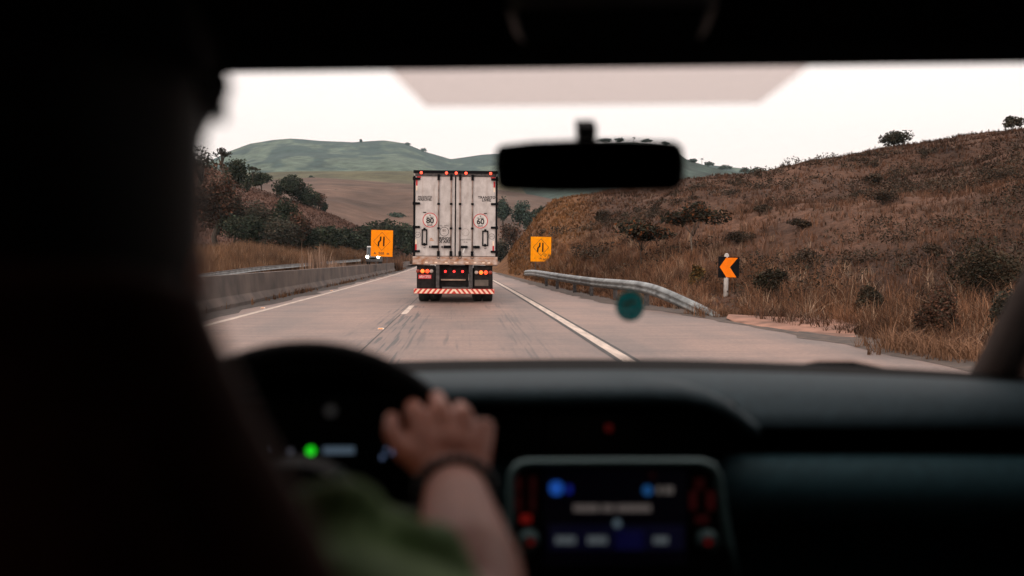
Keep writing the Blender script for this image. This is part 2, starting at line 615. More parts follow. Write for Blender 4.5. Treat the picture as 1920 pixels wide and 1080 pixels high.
def left_z(X, Y):
    u = -15.2 - bend(Y) * -1 * 0 - X + (-.00003 * Y * Y) * 0
    z = zoc(Y) + (.12 + 1.25 * smooth(0, 4.5, u) + .02 * np.clip(u - 4.5, 0, 60))
    z = np.where(X > -14.6, zoc(Y), z)
    near = smooth(-7.4, -6.9, X)
    return z * (1 - near) + near * -.02 + .25 * fbm(X * .35, Y * .35) * smooth(-15, -17, X)


def ground_sheet():
    mb = MB()
    n = 24
    g = np.linspace(-1, 1, n)
    rows = [[(math.copysign(abs(a) ** 2.2, a) * 3500, math.copysign(abs(c) ** 2.2, c) * 3080 + 160, -2.2) for a in g] for c in g]
    mb.grid(rows)
    V = np.array(mb.v); Fc = np.array(mb.f)
    o = fast_mesh('ground', V, Fc, M_FIELD, tint=np.tile((.085, .055, .04), (len(V), 1)))
    tag(o, kind='structure')


ground_sheet()


def road():
    mb = MB()
    Ys = np.concatenate([np.linspace(-12, 60, 37), np.linspace(64, 420, 60)])
    xs = np.linspace(0, 1, 7)
    mb.grid([[(float((-6.05 + bend(Y)) * (1 - a) + edge_x(Y) * a), float(Y), 0.0) for a in xs] for Y in Ys])
    # crumbling edge of the slab on the right
    mb.grid([[(float(edge_x(Y)), float(Y), 0.0), (float(edge_x(Y)) + .03, float(Y), -.12)] for Y in Ys])
    o = mb.build('road', M_ROAD); tag(o, kind='structure')
    mb = MB()
    Yv = np.linspace(-12, 300, 70)
    mb.grid([[(-14.3 + float(bend(Y)) * .2, float(Y), float(zoc(Y)) + .02), (-7.6 + float(bend(Y)) * .2, float(Y), float(zoc(Y)) + .02)] for Y in Yv])
    o = mb.build('carriageway', M_ROAD); tag(o, kind='structure')

    def strip(name, xc, wd, y0, y1, m, z, dy=1.0):
        s = MB()
        Yq = np.arange(y0, y1 + .01, dy)
        s.grid([[(xc + float(bend(Y)) - wd / 2, float(Y), z), (xc + float(bend(Y)) + wd / 2, float(Y), z)] for Y in Yq])
        q = s.build(name, m); tag(q, kind='structure')
    strip('edge_line_border', 2.10, .31, 3, 200, M_TAR, .004)
    strip('edge_line', 2.10, .165, 3, 200, M_PAINT, .008)
    strip('edge_line', -4.97, .15, 3, 300, M_PAINT, .004)
    for y0 in (23.4, 35.4, 47.4, 59.4, 71.4, 11.4 - 12):
        strip('lane_dash', -1.36, .14, y0, y0 + 4.6, M_PAINT, .004, .6)
    # thin sealed joint beside the lane line
    strip('sealed_joint', -1.43, .025, 6, 120, M_TAR, .003)
    # dirt gathered on the left shoulder
    s = MB()
    Yq = np.arange(0, 200, 1.5)
    rr = np.random.default_rng(5)
    s.grid([[(-6.05 + float(bend(Y)), float(Y), .005), (-5.35 + float(bend(Y)) + .12 * math.sin(Y * .9) + .1 * float(rr.normal()), float(Y), .004)] for Y in Yq])
    q = s.build('shoulder_dirt', mat('dark_shoulder_dirt', (.055, .042, .036), .95, var=.3, scale=4)); tag(q, kind='structure')
    s = MB()
    Yq = np.arange(4, 90, .6)
    rows = []
    for Y in Yq:
        e = float(edge_x(Y)); k = .30 + .30 * abs(float(fbm(Y * .5, 3.3))) * 3 + .05 * float(rr.normal())
        rows.append([(e - max(.08, k), float(Y), .004), (e - .02, float(Y), .02), (e + .5, float(Y), .03)])
    s.grid(rows)
    q = s.build('verge_dirt', mat('dark_verge_dirt', (.085, .058, .045), .95, col2=(.035, .028, .024), scale=5, detail=8, bump=.5)); tag(q, kind='structure')
    # bare reddish soil beyond the slab on the right
    s = MB()
    P = [(1345, 598, 0), (1420, 603, 0), (1500, 607, 0), (1592, 612, 0)]
    top = [at(px, py, 1.3 * F / (py - 485)) for px, py, _ in P]
    P2 = [(1380, 607), (1440, 618), (1520, 632), (1610, 648)]
    bot = [at(px, py, 1.3 * F / (py - 485)) for px, py in P2]
    s.grid([[(p.x + .25, p.y, .09) for p in top], [((p.x + q.x) / 2, (p.y + q.y) / 2, .05) for p, q in zip(top, bot)], [(p.x, p.y, .006) for p in bot]])
    q = s.build('soil_patch', M_SOIL); tag(q, kind='structure')


road()


def left_land():
    Ys = np.concatenate([np.linspace(-5, 60, 45), np.linspace(62, 290, 100)])
    Xs = np.concatenate([np.linspace(-6.55, -15, 10), np.linspace(-15.3, -22, 16), np.linspace(-24, -90, 20)])
    XX, YY = np.meshgrid(Xs, Ys)
    XX = XX + np.where(XX > -8, bend(YY), bend(YY) * .35)
    ZZ = left_z(XX, YY)
    V = np.stack([XX, YY, ZZ], -1).reshape(-1, 3)
    nc = len(Xs)
    i, j = np.meshgrid(np.arange(len(Ys) - 1), np.arange(nc - 1), indexing='ij')
    a = (i * nc + j).ravel()
    Fc = np.stack([a + 1, a, a + nc, a + nc + 1], -1)
    t = np.tile((.085, .05, .033), (len(V), 1)) * (1 + .5 * fbm(V[:, 0] * .2, V[:, 1] * .2)[:, None])
    o = fast_mesh('left_verge', V, Fc, M_TERRAIN, t); tag(o, kind='structure')


left_land()


class Hill:
    """terrain that climbs from a foot line to a crest; crest given as (px, py, Y) of the ridge where it stands"""

    def __init__(s, crest, foot, zf, pw=1.0, flat=.0, amp=0., nscale=.1, back=(60, -3)):
        P = [at(*c) for c in crest]
        s.cs = np.array([p.x / p.y for p in P]); s.cz = np.array([p.z for p in P]); s.cY = np.array([p.y for p in P])
        s.foot, s.zf, s.pw, s.flat, s.amp, s.ns, s.back = foot, zf, pw, flat, amp, nscale, back

    def pos(s, a, u):
        Yf = s.foot(a); Yc = np.interp(a, s.cs, s.cY)
        Yf = np.minimum(Yf, Yc - 2)
        zc = np.interp(a, s.cs, s.cz)
        Y = Yf + (Yc - Yf) * u
        p = np.clip((u - s.flat) / (1 - s.flat), 0, 1) ** s.pw
        X = a * Y
        zf = s.zf(a) if callable(s.zf) else s.zf
        z = zf + (zc - zf) * p
        z = z + s.amp * fbm(X * s.ns, Y * s.ns, 5) * smooth(s.flat, s.flat + .3, u) * (1 - .6 * smooth(.8, 1, u)) * np.clip(zc / 5, .1, 1.5)
        return np.stack([X, Y, z], -1)

    def mesh(s, name, m, tint, na=160, nu=110, e=1.4):
        a = np.linspace(s.cs[0], s.cs[-1], na)
        u = np.linspace(0, 1, nu) ** e
        A, U = np.meshgrid(a, u)
        V = s.pos(A, U)
        edge = V[-1]
        ext = [np.stack([edge[:, 0] * (1 + k * s.back[0] / edge[:, 1]), edge[:, 1] + k * s.back[0], edge[:, 2] * (1 - k) + s.back[1] * k], -1) for k in (.15, .5, 1.)]
        skirt = V[0] + np.array((0, -.5, -3.))
        V = np.concatenate([skirt[None], V] + [q[None] for q in ext], 0)
        nr, nc = V.shape[:2]
        V = V.reshape(-1, 3)
        i, j = np.meshgrid(np.arange(nr - 1), np.arange(nc - 1), indexing='ij')
        b = (i * nc + j).ravel()
        Fc = np.stack([b, b + 1, b + nc + 1, b + nc], -1)
        o = fast_mesh(name, V, Fc, m, tint(V))
        o.data.shade_smooth()
        tag(o, kind='structure')
        return o


def right_foot(a):
    Yg = np.linspace(6, 170, 800)
    sg = (edge_x(Yg) - .02) / Yg
    return np.interp(-a, -sg, Yg)


RH = Hill([(915, 500, 125), (935, 499, 115), (950, 478, 108), (985, 437, 104), (1010, 400, 102), (1035, 374, 100), (1060, 368, 100), (1110, 362, 101), (1180, 348, 103),
           (1250, 336, 105), (1330, 329, 106), (1400, 325, 106), (1440, 317, 105), (1520, 298, 103), (1600, 284, 101), (1640, 277, 100), (1700, 265, 98), (1780, 254, 94), (1850, 244, 90), (1920, 235, 86),
           (2100, 200, 80), (2500, 150, 70), (3400, 60, 56)],
          right_foot, -.03, 1.12, .05, 2.6, .09)


def rh_tint(V):
    X, Y = V[:, 0], V[:, 1]
    n1 = fbm(X * .08, Y * .08)[:, None]; n2 = fbm(X * .5 + 9, Y * .5)[:, None]
    c = np.array((.082, .043, .028)) * (1 + 1.5 * n1 + 1.0 * n2)
    g = smooth(.15, .10, X / np.maximum(Y, 1))[:, None]
    return np.clip(c * (1 - g) + g * np.array((.135, .064, .028)) * (1 + .9 * n2), .01, 1)


RH.mesh('hillside', M_TERRAIN, rh_tint)

LH = Hill([(-300, 190, 190), (0, 230, 190), (200, 265, 190), (330, 295, 190), (400, 314, 190), (450, 340, 190), (520, 364, 192), (600, 392, 195), (670, 424, 200), (720, 447, 205), (790, 470, 210)],
          lambda a: 118 + 60 * smooth(-.16, -.12, a), lambda a: 1.3 - 1.5 * smooth(-.21, -.13, a), 1.0, .0, 1.5, .05)
LH.mesh('hill', M_TERRAIN, lambda V: np.clip(np.array((.085, .043, .030)) * (1 + .8 * fbm(V[:, 0] * .06, V[:, 1] * .06) + .5 * fbm(V[:, 0] * .5, V[:, 1] * .5))[:, None], .01, 1), 90, 60)

MF = Hill([(-400, 300, 800), (200, 322, 800), (480, 326, 800), (560, 323, 800), (770, 320, 800), (930, 330, 800), (1000, 345, 780), (1060, 362, 760), (1200, 372, 740), (1500, 390, 700)],
          lambda a: 150 + 65 * smooth(-.16, -.055, a), .1, 1.0, .0, 10, .006, back=(200, -5))


def mf_tint(V):
    X, Y = V[:, 0], V[:, 1]
    n1 = fbm(X * .012, Y * .012)[:, None]; n2 = fbm(X * .05, Y * .012 + 5)[:, None]
    low = np.array((.092, .056, .041)); top = np.array((.072, .066, .036))
    g = smooth(560, 690, Y + 120 * n1[:, 0])[:, None]
    n3 = fbm(X * .09, Y * .03 + 9)[:, None]
    trk = np.exp(-((Y - 520 - 60 * np.sin(X * .012) - 20 * n1[:, 0]) / 5) ** 2)[:, None]
    return np.clip((low * (1 - g) + top * g) * (1 + .9 * n1 + .8 * n2 + .9 * n3) * (1 - .45 * trk), .01, 1)


MF.mesh('field', M_FIELD, mf_tint, 260, 130)

MT = Hill([(-600, 300, 2600), (200, 320, 2600), (360, 320, 2600), (430, 284, 2600), (470, 270, 2600), (510, 264, 2600), (545, 261, 2600), (600, 265, 2600), (660, 268, 2600), (720, 263.5, 2600), (760, 268, 2600), (800, 284, 2600),
           (845, 297, 2600), (900, 289, 2600), (935, 287, 2600), (1000, 285, 2600), (1060, 290, 2600), (1200, 310, 2600), (1500, 330, 2600)],
          lambda a: 1100 + 0 * a, 0., .8, .0, 45, .0018, back=(600, -10))


def mt_tint(V):
    X, Y, Z = V[:, 0], V[:, 1], V[:, 2]
    n1 = fbm(X * .005, Z * .012)[:, None]; n2 = fbm(X * .022 + 3 + Z * .01, Z * .05, 5)[:, None]
    c = np.array((.042, .060, .050)) * (1 + 1.0 * n1 + 2.6 * n2)
    g = smooth(-.03, .09, n2[:, 0] + .7 * n1[:, 0])[:, None]
    n3 = fbm(X * .09, Z * .2)[:, None]
    return np.clip((np.array((.070, .096, .070)) * (1 - g) + np.array((.022, .040, .036)) * g) * (1 + 1.2 * n3 + .6 * n1), .006, 1)


MT.mesh('mountain', M_FAR, mt_tint, 420, 170)

RR = Hill([(930, 345, 900), (1000, 300, 900), (1060, 275, 900), (1120, 268, 900), (1190, 265, 900), (1250, 271, 900), (1290, 299, 900), (1350, 316, 900), (1400, 325, 900), (1470, 330, 900), (1700, 345, 900)],
          lambda a: 420 + 0 * a, 0., .8, .0, 10, .006, back=(300, -10))
RR.mesh('ridge', M_FAR, lambda V: np.clip(np.array((.026, .042, .035)) * (1 + 1.8 * fbm(V[:, 0] * .06, V[:, 2] * .12, 5))[:, None], .008, 1), 160, 80)


# ------------------------------------------------------------------ grass and foliage
def blades(P, h, lean, wd, cols, r, per):
    """tufts at P: per blades each, bent triangles fanning out of the tuft"""
    n = len(P) * per
    B = np.repeat(P, per, 0) + np.concatenate([r.normal(0, .12, (n, 2)) * np.repeat(h, per)[:, None], np.zeros((n, 1))], 1)
    H = np.repeat(h, per) * r.uniform(.55, 1.1, n)
    az = r.uniform(0, 2 * np.pi, n)
    ln = np.abs(r.normal(0, lean, n)) * H
    d = np.stack([np.cos(az), np.sin(az)], -1)
    side = np.stack([-np.sin(az + r.normal(0, .6, n)), np.cos(az)], -1)
    W = (np.repeat(wd, per) if hasattr(wd, '__len__') else np.full(n, wd)) * r.uniform(.6, 1.3, n)
    z0 = np.zeros(n)
    b0 = B + np.concatenate([side * W[:, None], z0[:, None] - .05], 1)
    b1 = B - np.concatenate([side * W[:, None], z0[:, None] + .05], 1)
    mid = B + np.concatenate([d * (ln * .35)[:, None], (H * .6)[:, None]], 1)
    m0 = mid + np.concatenate([side * (W * .6)[:, None], z0[:, None]], 1)
    m1 = mid - np.concatenate([side * (W * .6)[:, None], z0[:, None]], 1)
    tip = B + np.concatenate([d * ln[:, None], H[:, None]], 1)
    V = np.stack([b0, b1, m1, m0, tip], 1).reshape(-1, 3)
    k = np.arange(n)[:, None] * 5
    T = np.concatenate([k + np.array([[0, 1, 2]]), k + np.array([[0, 2, 3]]), k + np.array([[3, 2, 4]])], 0)
    c = np.repeat(np.repeat(cols, per, 0) * r.uniform(.7, 1.35, (n, 1)), 5, 0)
    return V, T, c


def merge(parts):
    V = []; T = []; C = []; b = 0
    for v, t, c in parts:
        V.append(v); T.append(t + b); C.append(c); b += len(v)
    return np.concatenate(V), np.concatenate(T), np.concatenate(C)


RAIL_Y = [21.5, 23, 24.8, 27, 29.5, 33.5, 40, 51, 58]
RAIL_X = [5.5, 5.2, 4.86, 4.77, 4.66, 4.3, 3.86, 3.55, 3.54]


def right_grass():
    r = np.random.default_rng(11)
    parts = []
    # the whole slope
    n = 42000
    a = r.uniform(.045, .66, n); u = r.uniform(0.015, 1, n) ** 1.1
    P = RH.pos(a, u)
    dens = fbm(P[:, 0] * .12 + 40, P[:, 1] * .12) + .5 * fbm(P[:, 0] * .6, P[:, 1] * .6)
    keep = r.random(n) < np.clip(.62 + 1.6 * dens, .12, 1)
    keep &= P[:, 0] > edge_x(P[:, 1]) + .35
    P = P[keep]; a = a[keep]
    h = .13 + .30 * r.random(len(P)) ** 1.8 + .30 * np.clip(fbm(P[:, 0] * .3, P[:, 1] * .3) * 2.2, 0, 1)
    rail = (P[:, 1] > 21.5) & (P[:, 1] < 68) & (P[:, 0] < np.interp(P[:, 1], RAIL_Y, RAIL_X) + .5)
    h = np.where(rail, np.minimum(h, .2), h)
    h = np.where((a > .245) & (a < .285) & (P[:, 1] < 28.5), h * .3, h)
    n1 = fbm(P[:, 0] * .10, P[:, 1] * .10)[:, None]
    n2 = fbm(P[:, 0] * .7 + 5, P[:, 1] * .7)[:, None]
    cols = np.array((.098, .050, .031)) * (1 + 1.7 * n1 + 1.2 * n2)
    g = smooth(.15, .10, a)[:, None]
    cols = cols * (1 - g) + g * np.array((.165, .078, .032)) * (1 + n2)
    pick = r.random(len(P))[:, None]
    cols = np.where(pick < .16, cols * np.array((.45, .55, .6)), cols)
    cols = np.where(pick > .95, np.array((.17, .12, .09)), cols)
    wd = np.clip(P[:, 1] * .00036, .010, .034)
    parts.append(blades(P, h * .85, .95, wd * .85, np.clip(cols, .008, 1), r, 8))
    # taller grass along the road edge, near the car
    n = 8000
    Y = 7.5 + 55 * r.random(n) ** 1.5
    X = edge_x(Y) + .25 + np.abs(r.normal(0, 1, n)) * (1.0 + .05 * Y)
    aa = X / Y
    uu = np.clip((Y - right_foot(aa)) / (np.interp(aa, RH.cs, RH.cY) - right_foot(aa)), 0, 1)
    P = RH.pos(aa, uu)
    soil = (P[:, 1] > 13) & (P[:, 1] < 21.5) & (P[:, 0] < edge_x(P[:, 1]) + 1.35)
    P = P[~soil & (r.random(n) < np.clip(.75 + 1.5 * fbm(P[:, 0] * .4, P[:, 1] * .4), .1, 1))]
    d = P[:, 0] - edge_x(P[:, 1])
    h = np.clip(.16 + .17 * d, .15, .55) * r.uniform(.6, 1.25, len(P))
    rail = (P[:, 1] > 21.5) & (P[:, 1] < 68) & (P[:, 0] < np.interp(P[:, 1], RAIL_Y, RAIL_X) + .6)
    h = np.where(rail, np.minimum(h, .24), h)
    sa = P[:, 0] / P[:, 1]
    h = np.where((sa > .248) & (sa < .285) & (P[:, 1] < 28.5), h * .2, h)
    n2 = fbm(P[:, 0] * .5 + 5, P[:, 1] * .5)[:, None]
    cols = np.array((.155, .077, .043)) * (1 + 1.5 * n2)
    pick = r.random(len(P))[:, None]
    cols = np.where(pick < .25, cols * np.array((.4, .45, .5)), cols)
    cols = np.where(pick > .9, np.array((.28, .19, .13)), cols)
    parts.append(blades(P, h, .8, .0075, np.clip(cols, .01, 1), r, 13))
    n = 1500
    Y = 7 + 16 * r.random(n)
    X = edge_x(Y) + r.normal(.12, .22, n)
    P = np.stack([X, Y, np.where(X < edge_x(Y), .01, .0)], -1)
    P = P[~((Y > 14.5) & (Y < 21.5)) & (r.random(n) < np.clip(.35 + 2.4 * fbm(Y * .6, X * .2), .03, 1))]
    n2 = fbm(P[:, 0] * .9 + 5, P[:, 1] * .9)[:, None]
    parts.append(blades(P, r.uniform(.12, .42, len(P)), 1.1, .006, np.clip(np.array((.15, .083, .05)) * (1 + 1.6 * n2), .015, 1), r, 12))
    V, T, C = merge(parts)
    o = fast_mesh('dry_grass', V, T, M_GRASS, C)
    tag(o, 'dry brown grass covering the hillside right of the road', 'grass', kind='stuff')


right_grass()


def left_grass():
    r = np.random.default_rng(12)
    parts = []
    n = 13000
    Y = 42 + 150 * r.random(n) ** 1.3
    X = -15.4 - 9 * r.random(n) ** 1.5 + bend(Y) * .2
    P = np.stack([X, Y, left_z(X, Y)], -1)
    h = .65 + .75 * r.random(n) + .5 * np.clip(fbm(X * .25, Y * .12) * 2, -.4, 1) + .5 * smooth(70, 120, Y)
    n1 = fbm(X * .3, Y * .1)[:, None]
    cols = np.array((.150, .082, .046)) * (1 + 1.0 * n1)
    pick = r.random(n)[:, None]
    cols = np.where(pick < .15, cols * .5, cols)
    cols = np.where(pick > .92, np.array((.26, .17, .11)), cols)
    parts.append(blades(P, h, .28, np.clip(Y * .0003, .012, .04), np.clip(cols, .01, 1), r, 9))
    n = 4000
    Y = r.uniform(165, 260, n); X = Y * r.uniform(-.118, -.05, n)
    parts.append(blades(np.stack([X, Y, np.full(n, .35)], -1), r.uniform(.5, 1.9, n), .3, .05, np.array((.12, .066, .042)) * r.uniform(.5, 1.3, (n, 1)), r, 7))
    n = 1500
    Y = r.uniform(105, 175, n); X = Y * r.uniform(-.078, -.063, n)
    parts.append(blades(np.stack([X, Y, np.full(n, .1)], -1), r.uniform(.4, 1.3, n), .3, .04, np.array((.12, .066, .042)) * r.uniform(.5, 1.3, (n, 1)), r, 7))
    # weeds rooted along the foot of the barrier and on top of the median
    n = 900
    Y = 16 + 120 * r.random(n) ** 1.4
    X = -6.0 + bend(Y) + r.normal(0, .09, n)
    keep = r.random(n) < np.clip(.4 + 2.2 * fbm(Y * .18, Y * .03 + 4), .04, 1)
    P = np.stack([X, Y, 0 * Y], -1)[keep]
    parts.append(blades(P, r.uniform(.08, .3, len(P)), .6, .010, np.tile((.17, .085, .042), (len(P), 1)) * r.uniform(.5, 1.3, (len(P), 1)), r, 7))
    # pale grass on the hill behind
    n = 9000
    a = r.uniform(-.3, -.06, n); u = r.uniform(.02, 1, n)
    P = LH.pos(a, u)
    parts.append(blades(P, r.uniform(.12, .4, n), .9, .05, np.array((.082, .042, .029)) * r.uniform(.6, 1.25, (n, 1)), r, 5))
    V, T, C = merge(parts)
    o = fast_mesh('dry_grass', V, T, M_GRASS, C)
    tag(o, 'tall dry grass on the bank behind the barrier, left of the road', 'grass', kind='stuff')


left_grass()


def leaf_cloud(blobs, n, size, cols, r, flat=.0):
    """leaf-sized quads spread through clumps; blobs: (centre, radii)"""
    wts = np.array([b[1][0] * b[1][1] * b[1][2] for b in blobs]) ** .75
    idx = r.choice(len(blobs), n, p=wts / wts.sum())
    C0 = np.array([b[0] for b in blobs])[idx]; R0 = np.array([b[1] for b in blobs])[idx]
    d = r.normal(size=(n, 3)); d /= np.linalg.norm(d, axis=1)[:, None]
    P = C0 + d * R0 * (r.random(n) ** .45)[:, None]
    a = r.normal(size=(n, 3)); a[:, 2] *= .6; a /= np.linalg.norm(a, axis=1)[:, None]
    b = np.cross(a, r.normal(size=(n, 3))); b /= np.linalg.norm(b, axis=1)[:, None]
    S = size * r.uniform(.5, 1.4, n)[:, None]
    V = np.stack([P - a * S, P + b * S * .5, P + a * S, P - b * S * .5], 1).reshape(-1, 3)
    Fq = np.arange(4 * n).reshape(-1, 4)
    ci = r.random(len(blobs))[idx]
    cols = np.array(cols)
    c = cols[r.integers(0, len(cols), n)] * (.55 + .9 * ci)[:, None] * r.uniform(.65, 1.35, (n, 1))
    return V, Fq, np.repeat(c, 4, 0)


DKGREEN = [(.024, .034, .022), (.032, .042, .026), (.040, .040, .026)]
TEALGREEN = [(.030, .050, .042), (.038, .058, .046), (.045, .060, .045)]
REDBROWN = [(.060, .032, .022), (.085, .040, .025), (.045, .035, .024)]
HILLSCRUB = [(.046, .031, .022), (.058, .036, .024), (.040, .030, .021), (.034, .029, .020)]
BROWNGREY = [(.040, .036, .026), (.050, .039, .028), (.034, .036, .026)]
OCHRE = [(.16, .085, .025), (.12, .07, .025), (.06, .05, .02)]
UMBLEAF = [(.024, .022, .014), (.034, .028, .017), (.045, .026, .015), (.025, .026, .016), (.13, .045, .016), (.02, .02, .014)]
NEARLEAF = [(.036, .029, .019), (.046, .034, .021), (.060, .036, .021), (.030, .029, .019)]


def plant(name, label, cat, base, H, W, cols, n=500, leaf=.3, trunk=.35, seed=0, tw=.028, group=None, nb=7, flat=1., limbs=3, bark=None, sparse=1.):
    """tapered trunk, limbs, and a crown of clumps; base world point, H total height, W crown width"""
    r = np.random.default_rng(1000 + seed)
    root = thing(name, label, cat, base, group)
    bark = bark or M_BARK
    ch = H * (1 - trunk)
    blobs = []
    for k in range(nb):
        q = r.uniform(0, 2 * np.pi); rad = W * .36 * math.sqrt(r.random())
        zz = H * trunk + ch * (.2 + .62 * r.random() * (1 - .6 * rad / (W * .5)))
        s = r.uniform(.55, 1.1) * sparse
        blobs.append(((rad * math.cos(q), rad * math.sin(q), zz), (W * .29 * s, W * .29 * s, min(ch * .34 * s * flat, W * .34))))
    blobs.append(((0, 0, H * trunk + ch * .55), (W * .28 * sparse, W * .28 * sparse, ch * .36 * flat)))
    V, Fq, C = leaf_cloud(blobs, int(n * 2.3), leaf * .85, cols, r)
    V[:, 2] = np.maximum(V[:, 2], .02)
    fast_mesh('crown', V, Fq, M_LEAF, C, root)
    mb = MB()
    r0 = max(.015, H * tw)
    mb.tube([(0, 0, -.3), (r.normal(0, .03) * H, r.normal(0, .03) * H, H * trunk * .6 + .05), (r.normal(0, .04) * H, 0, H * (trunk + .35 * (1 - trunk)))], [r0 * 1.3, r0, r0 * .4], 7)
    for k in range(limbs):
        b = blobs[k][0]
        mb.tube([(0, 0, H * trunk * .75), (b[0] * .5, b[1] * .5, H * trunk * .5 + b[2] * .45), b], [r0 * .6, r0 * .4, r0 * .15], 5)
    mb.build('trunk', bark, root, sm=True)
    return root


def palm(label, base, H, seed, group):
    r = np.random.default_rng(seed)
    root = thing('palm_tree', label, 'palm', base, group)
    mb = MB()
    mb.tube([(0, 0, -.5), (.1, 0, H * .5), (0, 0, H * .8)], [.22, .17, .14], 7)
    mb.build('trunk', M_BARK, root, sm=True)
    Vs = []; C = []
    L = H * .34
    for k in range(17):
        q = r.uniform(0, 2 * np.pi); up = r.uniform(-.3, 1.0)
        prev = np.array((0, 0, H * .8)); d = np.array((math.cos(q), math.sin(q), up))
        side = np.array((-math.sin(q), math.cos(q), 0))
        for s in range(5):
            nx = prev + d * L / 5; d = d + np.array((0, 0, -.28))
            wd0 = .5 * (1 - s / 5.2); wd1 = .5 * (1 - (s + 1) / 5.2)
            Vs += [prev - side * wd0 + (0, 0, -.15), prev + side * wd0 + (0, 0, -.15), nx + side * wd1 + (0, 0, -.15), nx - side * wd1 + (0, 0, -.15)]
            C += [np.array((.035, .045, .034)) * r.uniform(.7, 1.3)] * 4
            prev = nx
    V = np.array(Vs)
    fast_mesh('crown', V, np.arange(len(V)).reshape(-1, 4), M_LEAF, np.array(C), root)


def on(px, py, Y):
    p = at(px, py, Y)
    return (p.x, p.y, p.z)


def pxm(Y): return Y / F


def tr(name, label, cat, px, ybase, ytop, wpx, Y, cols, seed, n=500, leafpx=3.2, trunk=.2, **k):
    s = pxm(Y)
    return plant(name, label, cat, on(px, ybase, Y), (ybase - ytop) * s, wpx * s, cols, n=n, leaf=leafpx * s, trunk=trunk, seed=seed, **k)


G1 = 'trees along the left hill'
tr('broad_tree', 'big reddish brown tree beside the driver on the left hill', 'tree', 408, 470, 292, 118, 114, REDBROWN, 1, 3000, 3.6, .22, nb=14, group=G1)
tr('broad_tree', 'rounded dark green tree just behind the big reddish brown tree', 'tree', 440, 372, 290, 72, 150, DKGREEN, 2, 1300, 3.2, .15, nb=10, group=G1)
tr('thin_tree', 'sparse tall tree showing sky through its crown, beside the driver', 'tree', 378, 400, 268, 74, 135, BROWNGREY, 3, 330, 3.0, .55, nb=9, sparse=.8, limbs=6, group=G1)
tr('thin_tree', 'thin flat topped tree above the rounded dark green tree', 'tree', 416, 360, 274, 34, 140, BROWNGREY, 4, 170, 2.6, .72, nb=5, flat=.7, limbs=5, group=G1)
tr('thin_tree', 'small pale umbrella tree against the lower edge of the mountain', 'tree', 474, 345, 311, 26, 175, BROWNGREY, 5, 110, 2.2, .7, nb=4, flat=.5, limbs=4, group=G1)
tr('bush', 'dark bush at the top of the bare brown slope, nearest the big trees', 'bush', 490, 354, 319, 44, 185, DKGREEN, 6, 700, 2.6, .08, group=G1)
tr('broad_tree', 'widest dark tree clump on the crest of the bare brown slope', 'tree', 546, 380, 325, 66, 190, DKGREEN, 7, 1500, 2.8, .05, nb=11, group=G1)
tr('broad_tree', 'lower dark tree leaning right of the widest clump on the crest', 'tree', 579, 388, 341, 46, 192, DKGREEN, 8, 900, 2.6, .05, group=G1)
tr('bush', 'reddish bush on the crest between two dark trees', 'bush', 596, 394, 356, 30, 194, REDBROWN, 9, 350, 2.4, .1, group=G1)
tr('bush', 'small dark bush ending the tree line down the brown slope', 'bush', 604, 398, 377, 18, 195, DKGREEN, 10, 260, 2.4, .1, group=G1)
tr('bush', 'lone round green bush in the upper pasture', 'bush', 583, 339, 327, 12, 640, TEALGREEN, 11, 220, 1.6, .1)
palm('palm tree with the fuller crown, standing in the pasture', on(626, 383, 420), 32 * pxm(420), 21, 'palms in the pasture')
palm('shorter palm left of the fuller palm in the pasture', on(613, 386, 420), 30 * pxm(420), 22, 'palms in the pasture')
palm('palm tree right above the left orange road sign', on(725, 415, 420), 30 * pxm(420), 23, 'palms in the pasture')
palm('palm tree touching the left edge of the trailer', on(763, 412, 420), 32 * pxm(420), 24, 'palms in the pasture')
tr('bush', 'grey green bush at the foot of the pasture, below the two palms', 'bush', 640, 418, 376, 60, 330, TEALGREEN, 12, 900, 2.4, .12)
tr('bush', 'olive bush between the brown slope and the orange sign', 'bush', 676, 426, 390, 70, 320, TEALGREEN, 121, 900, 2.4, .12)
tr('bush', 'olive bush left of the trailer above the dark thicket', 'bush', 742, 428, 396, 70, 320, TEALGREEN, 122, 900, 2.4, .12)
G2 = 'scrub on the left slope'
for k, (px, yb, yt, wp, lab, c) in enumerate([
        (440, 450, 378, 66, 'grey brown scrub bush low on the slope, beside the big reddish tree', BROWNGREY),
        (487, 452, 388, 66, 'tallest grey scrub bush in the middle of the slope', BROWNGREY),
        (530, 448, 384, 54, 'dark olive scrub bush on the slope, second from the bare soil', DKGREEN),
        (556, 452, 408, 44, 'reddish grey scrub bush next to the bare soil of the slope', REDBROWN),
        (465, 462, 412, 80, 'low dark scrub bush right behind the tall grass, nearest the driver', DKGREEN),
        (525, 462, 418, 80, 'low brown scrub bush right behind the tall grass, under the slope', BROWNGREY)]):
    tr('scrub_bush', lab, 'bush', px, yb, yt - 16, wp * 1.2, 116 - k, c, 30 + k, 1600, 3.0, .04, nb=13, group=G2)
G3 = 'dark thicket behind the tall grass'
for k, (px, yb, yt, wp, lab) in enumerate([
        (578, 470, 424, 52, 'dark thicket tree at the left end of the row behind the grass'),
        (614, 470, 417, 50, 'dark thicket tree under the tip of the brown slope'),
        (652, 472, 420, 54, 'dark thicket tree midway between the slope and the orange sign'),
        (690, 474, 413, 54, 'dark thicket tree directly behind the left orange sign'),
        (728, 476, 402, 54, 'tallest dark thicket tree, just right of the orange sign'),
        (762, 478, 412, 44, 'dark thicket tree partly hidden by the trailer')]):
    tr('thicket_tree', lab, 'tree', px, yb, yt, wp * 1.35, (116, 140, 166, 180, 186, 190)[k], DKGREEN, 40 + k, 1500, 3.4, .03, nb=13, group=G3)
G4 = 'trees right of the trailer'
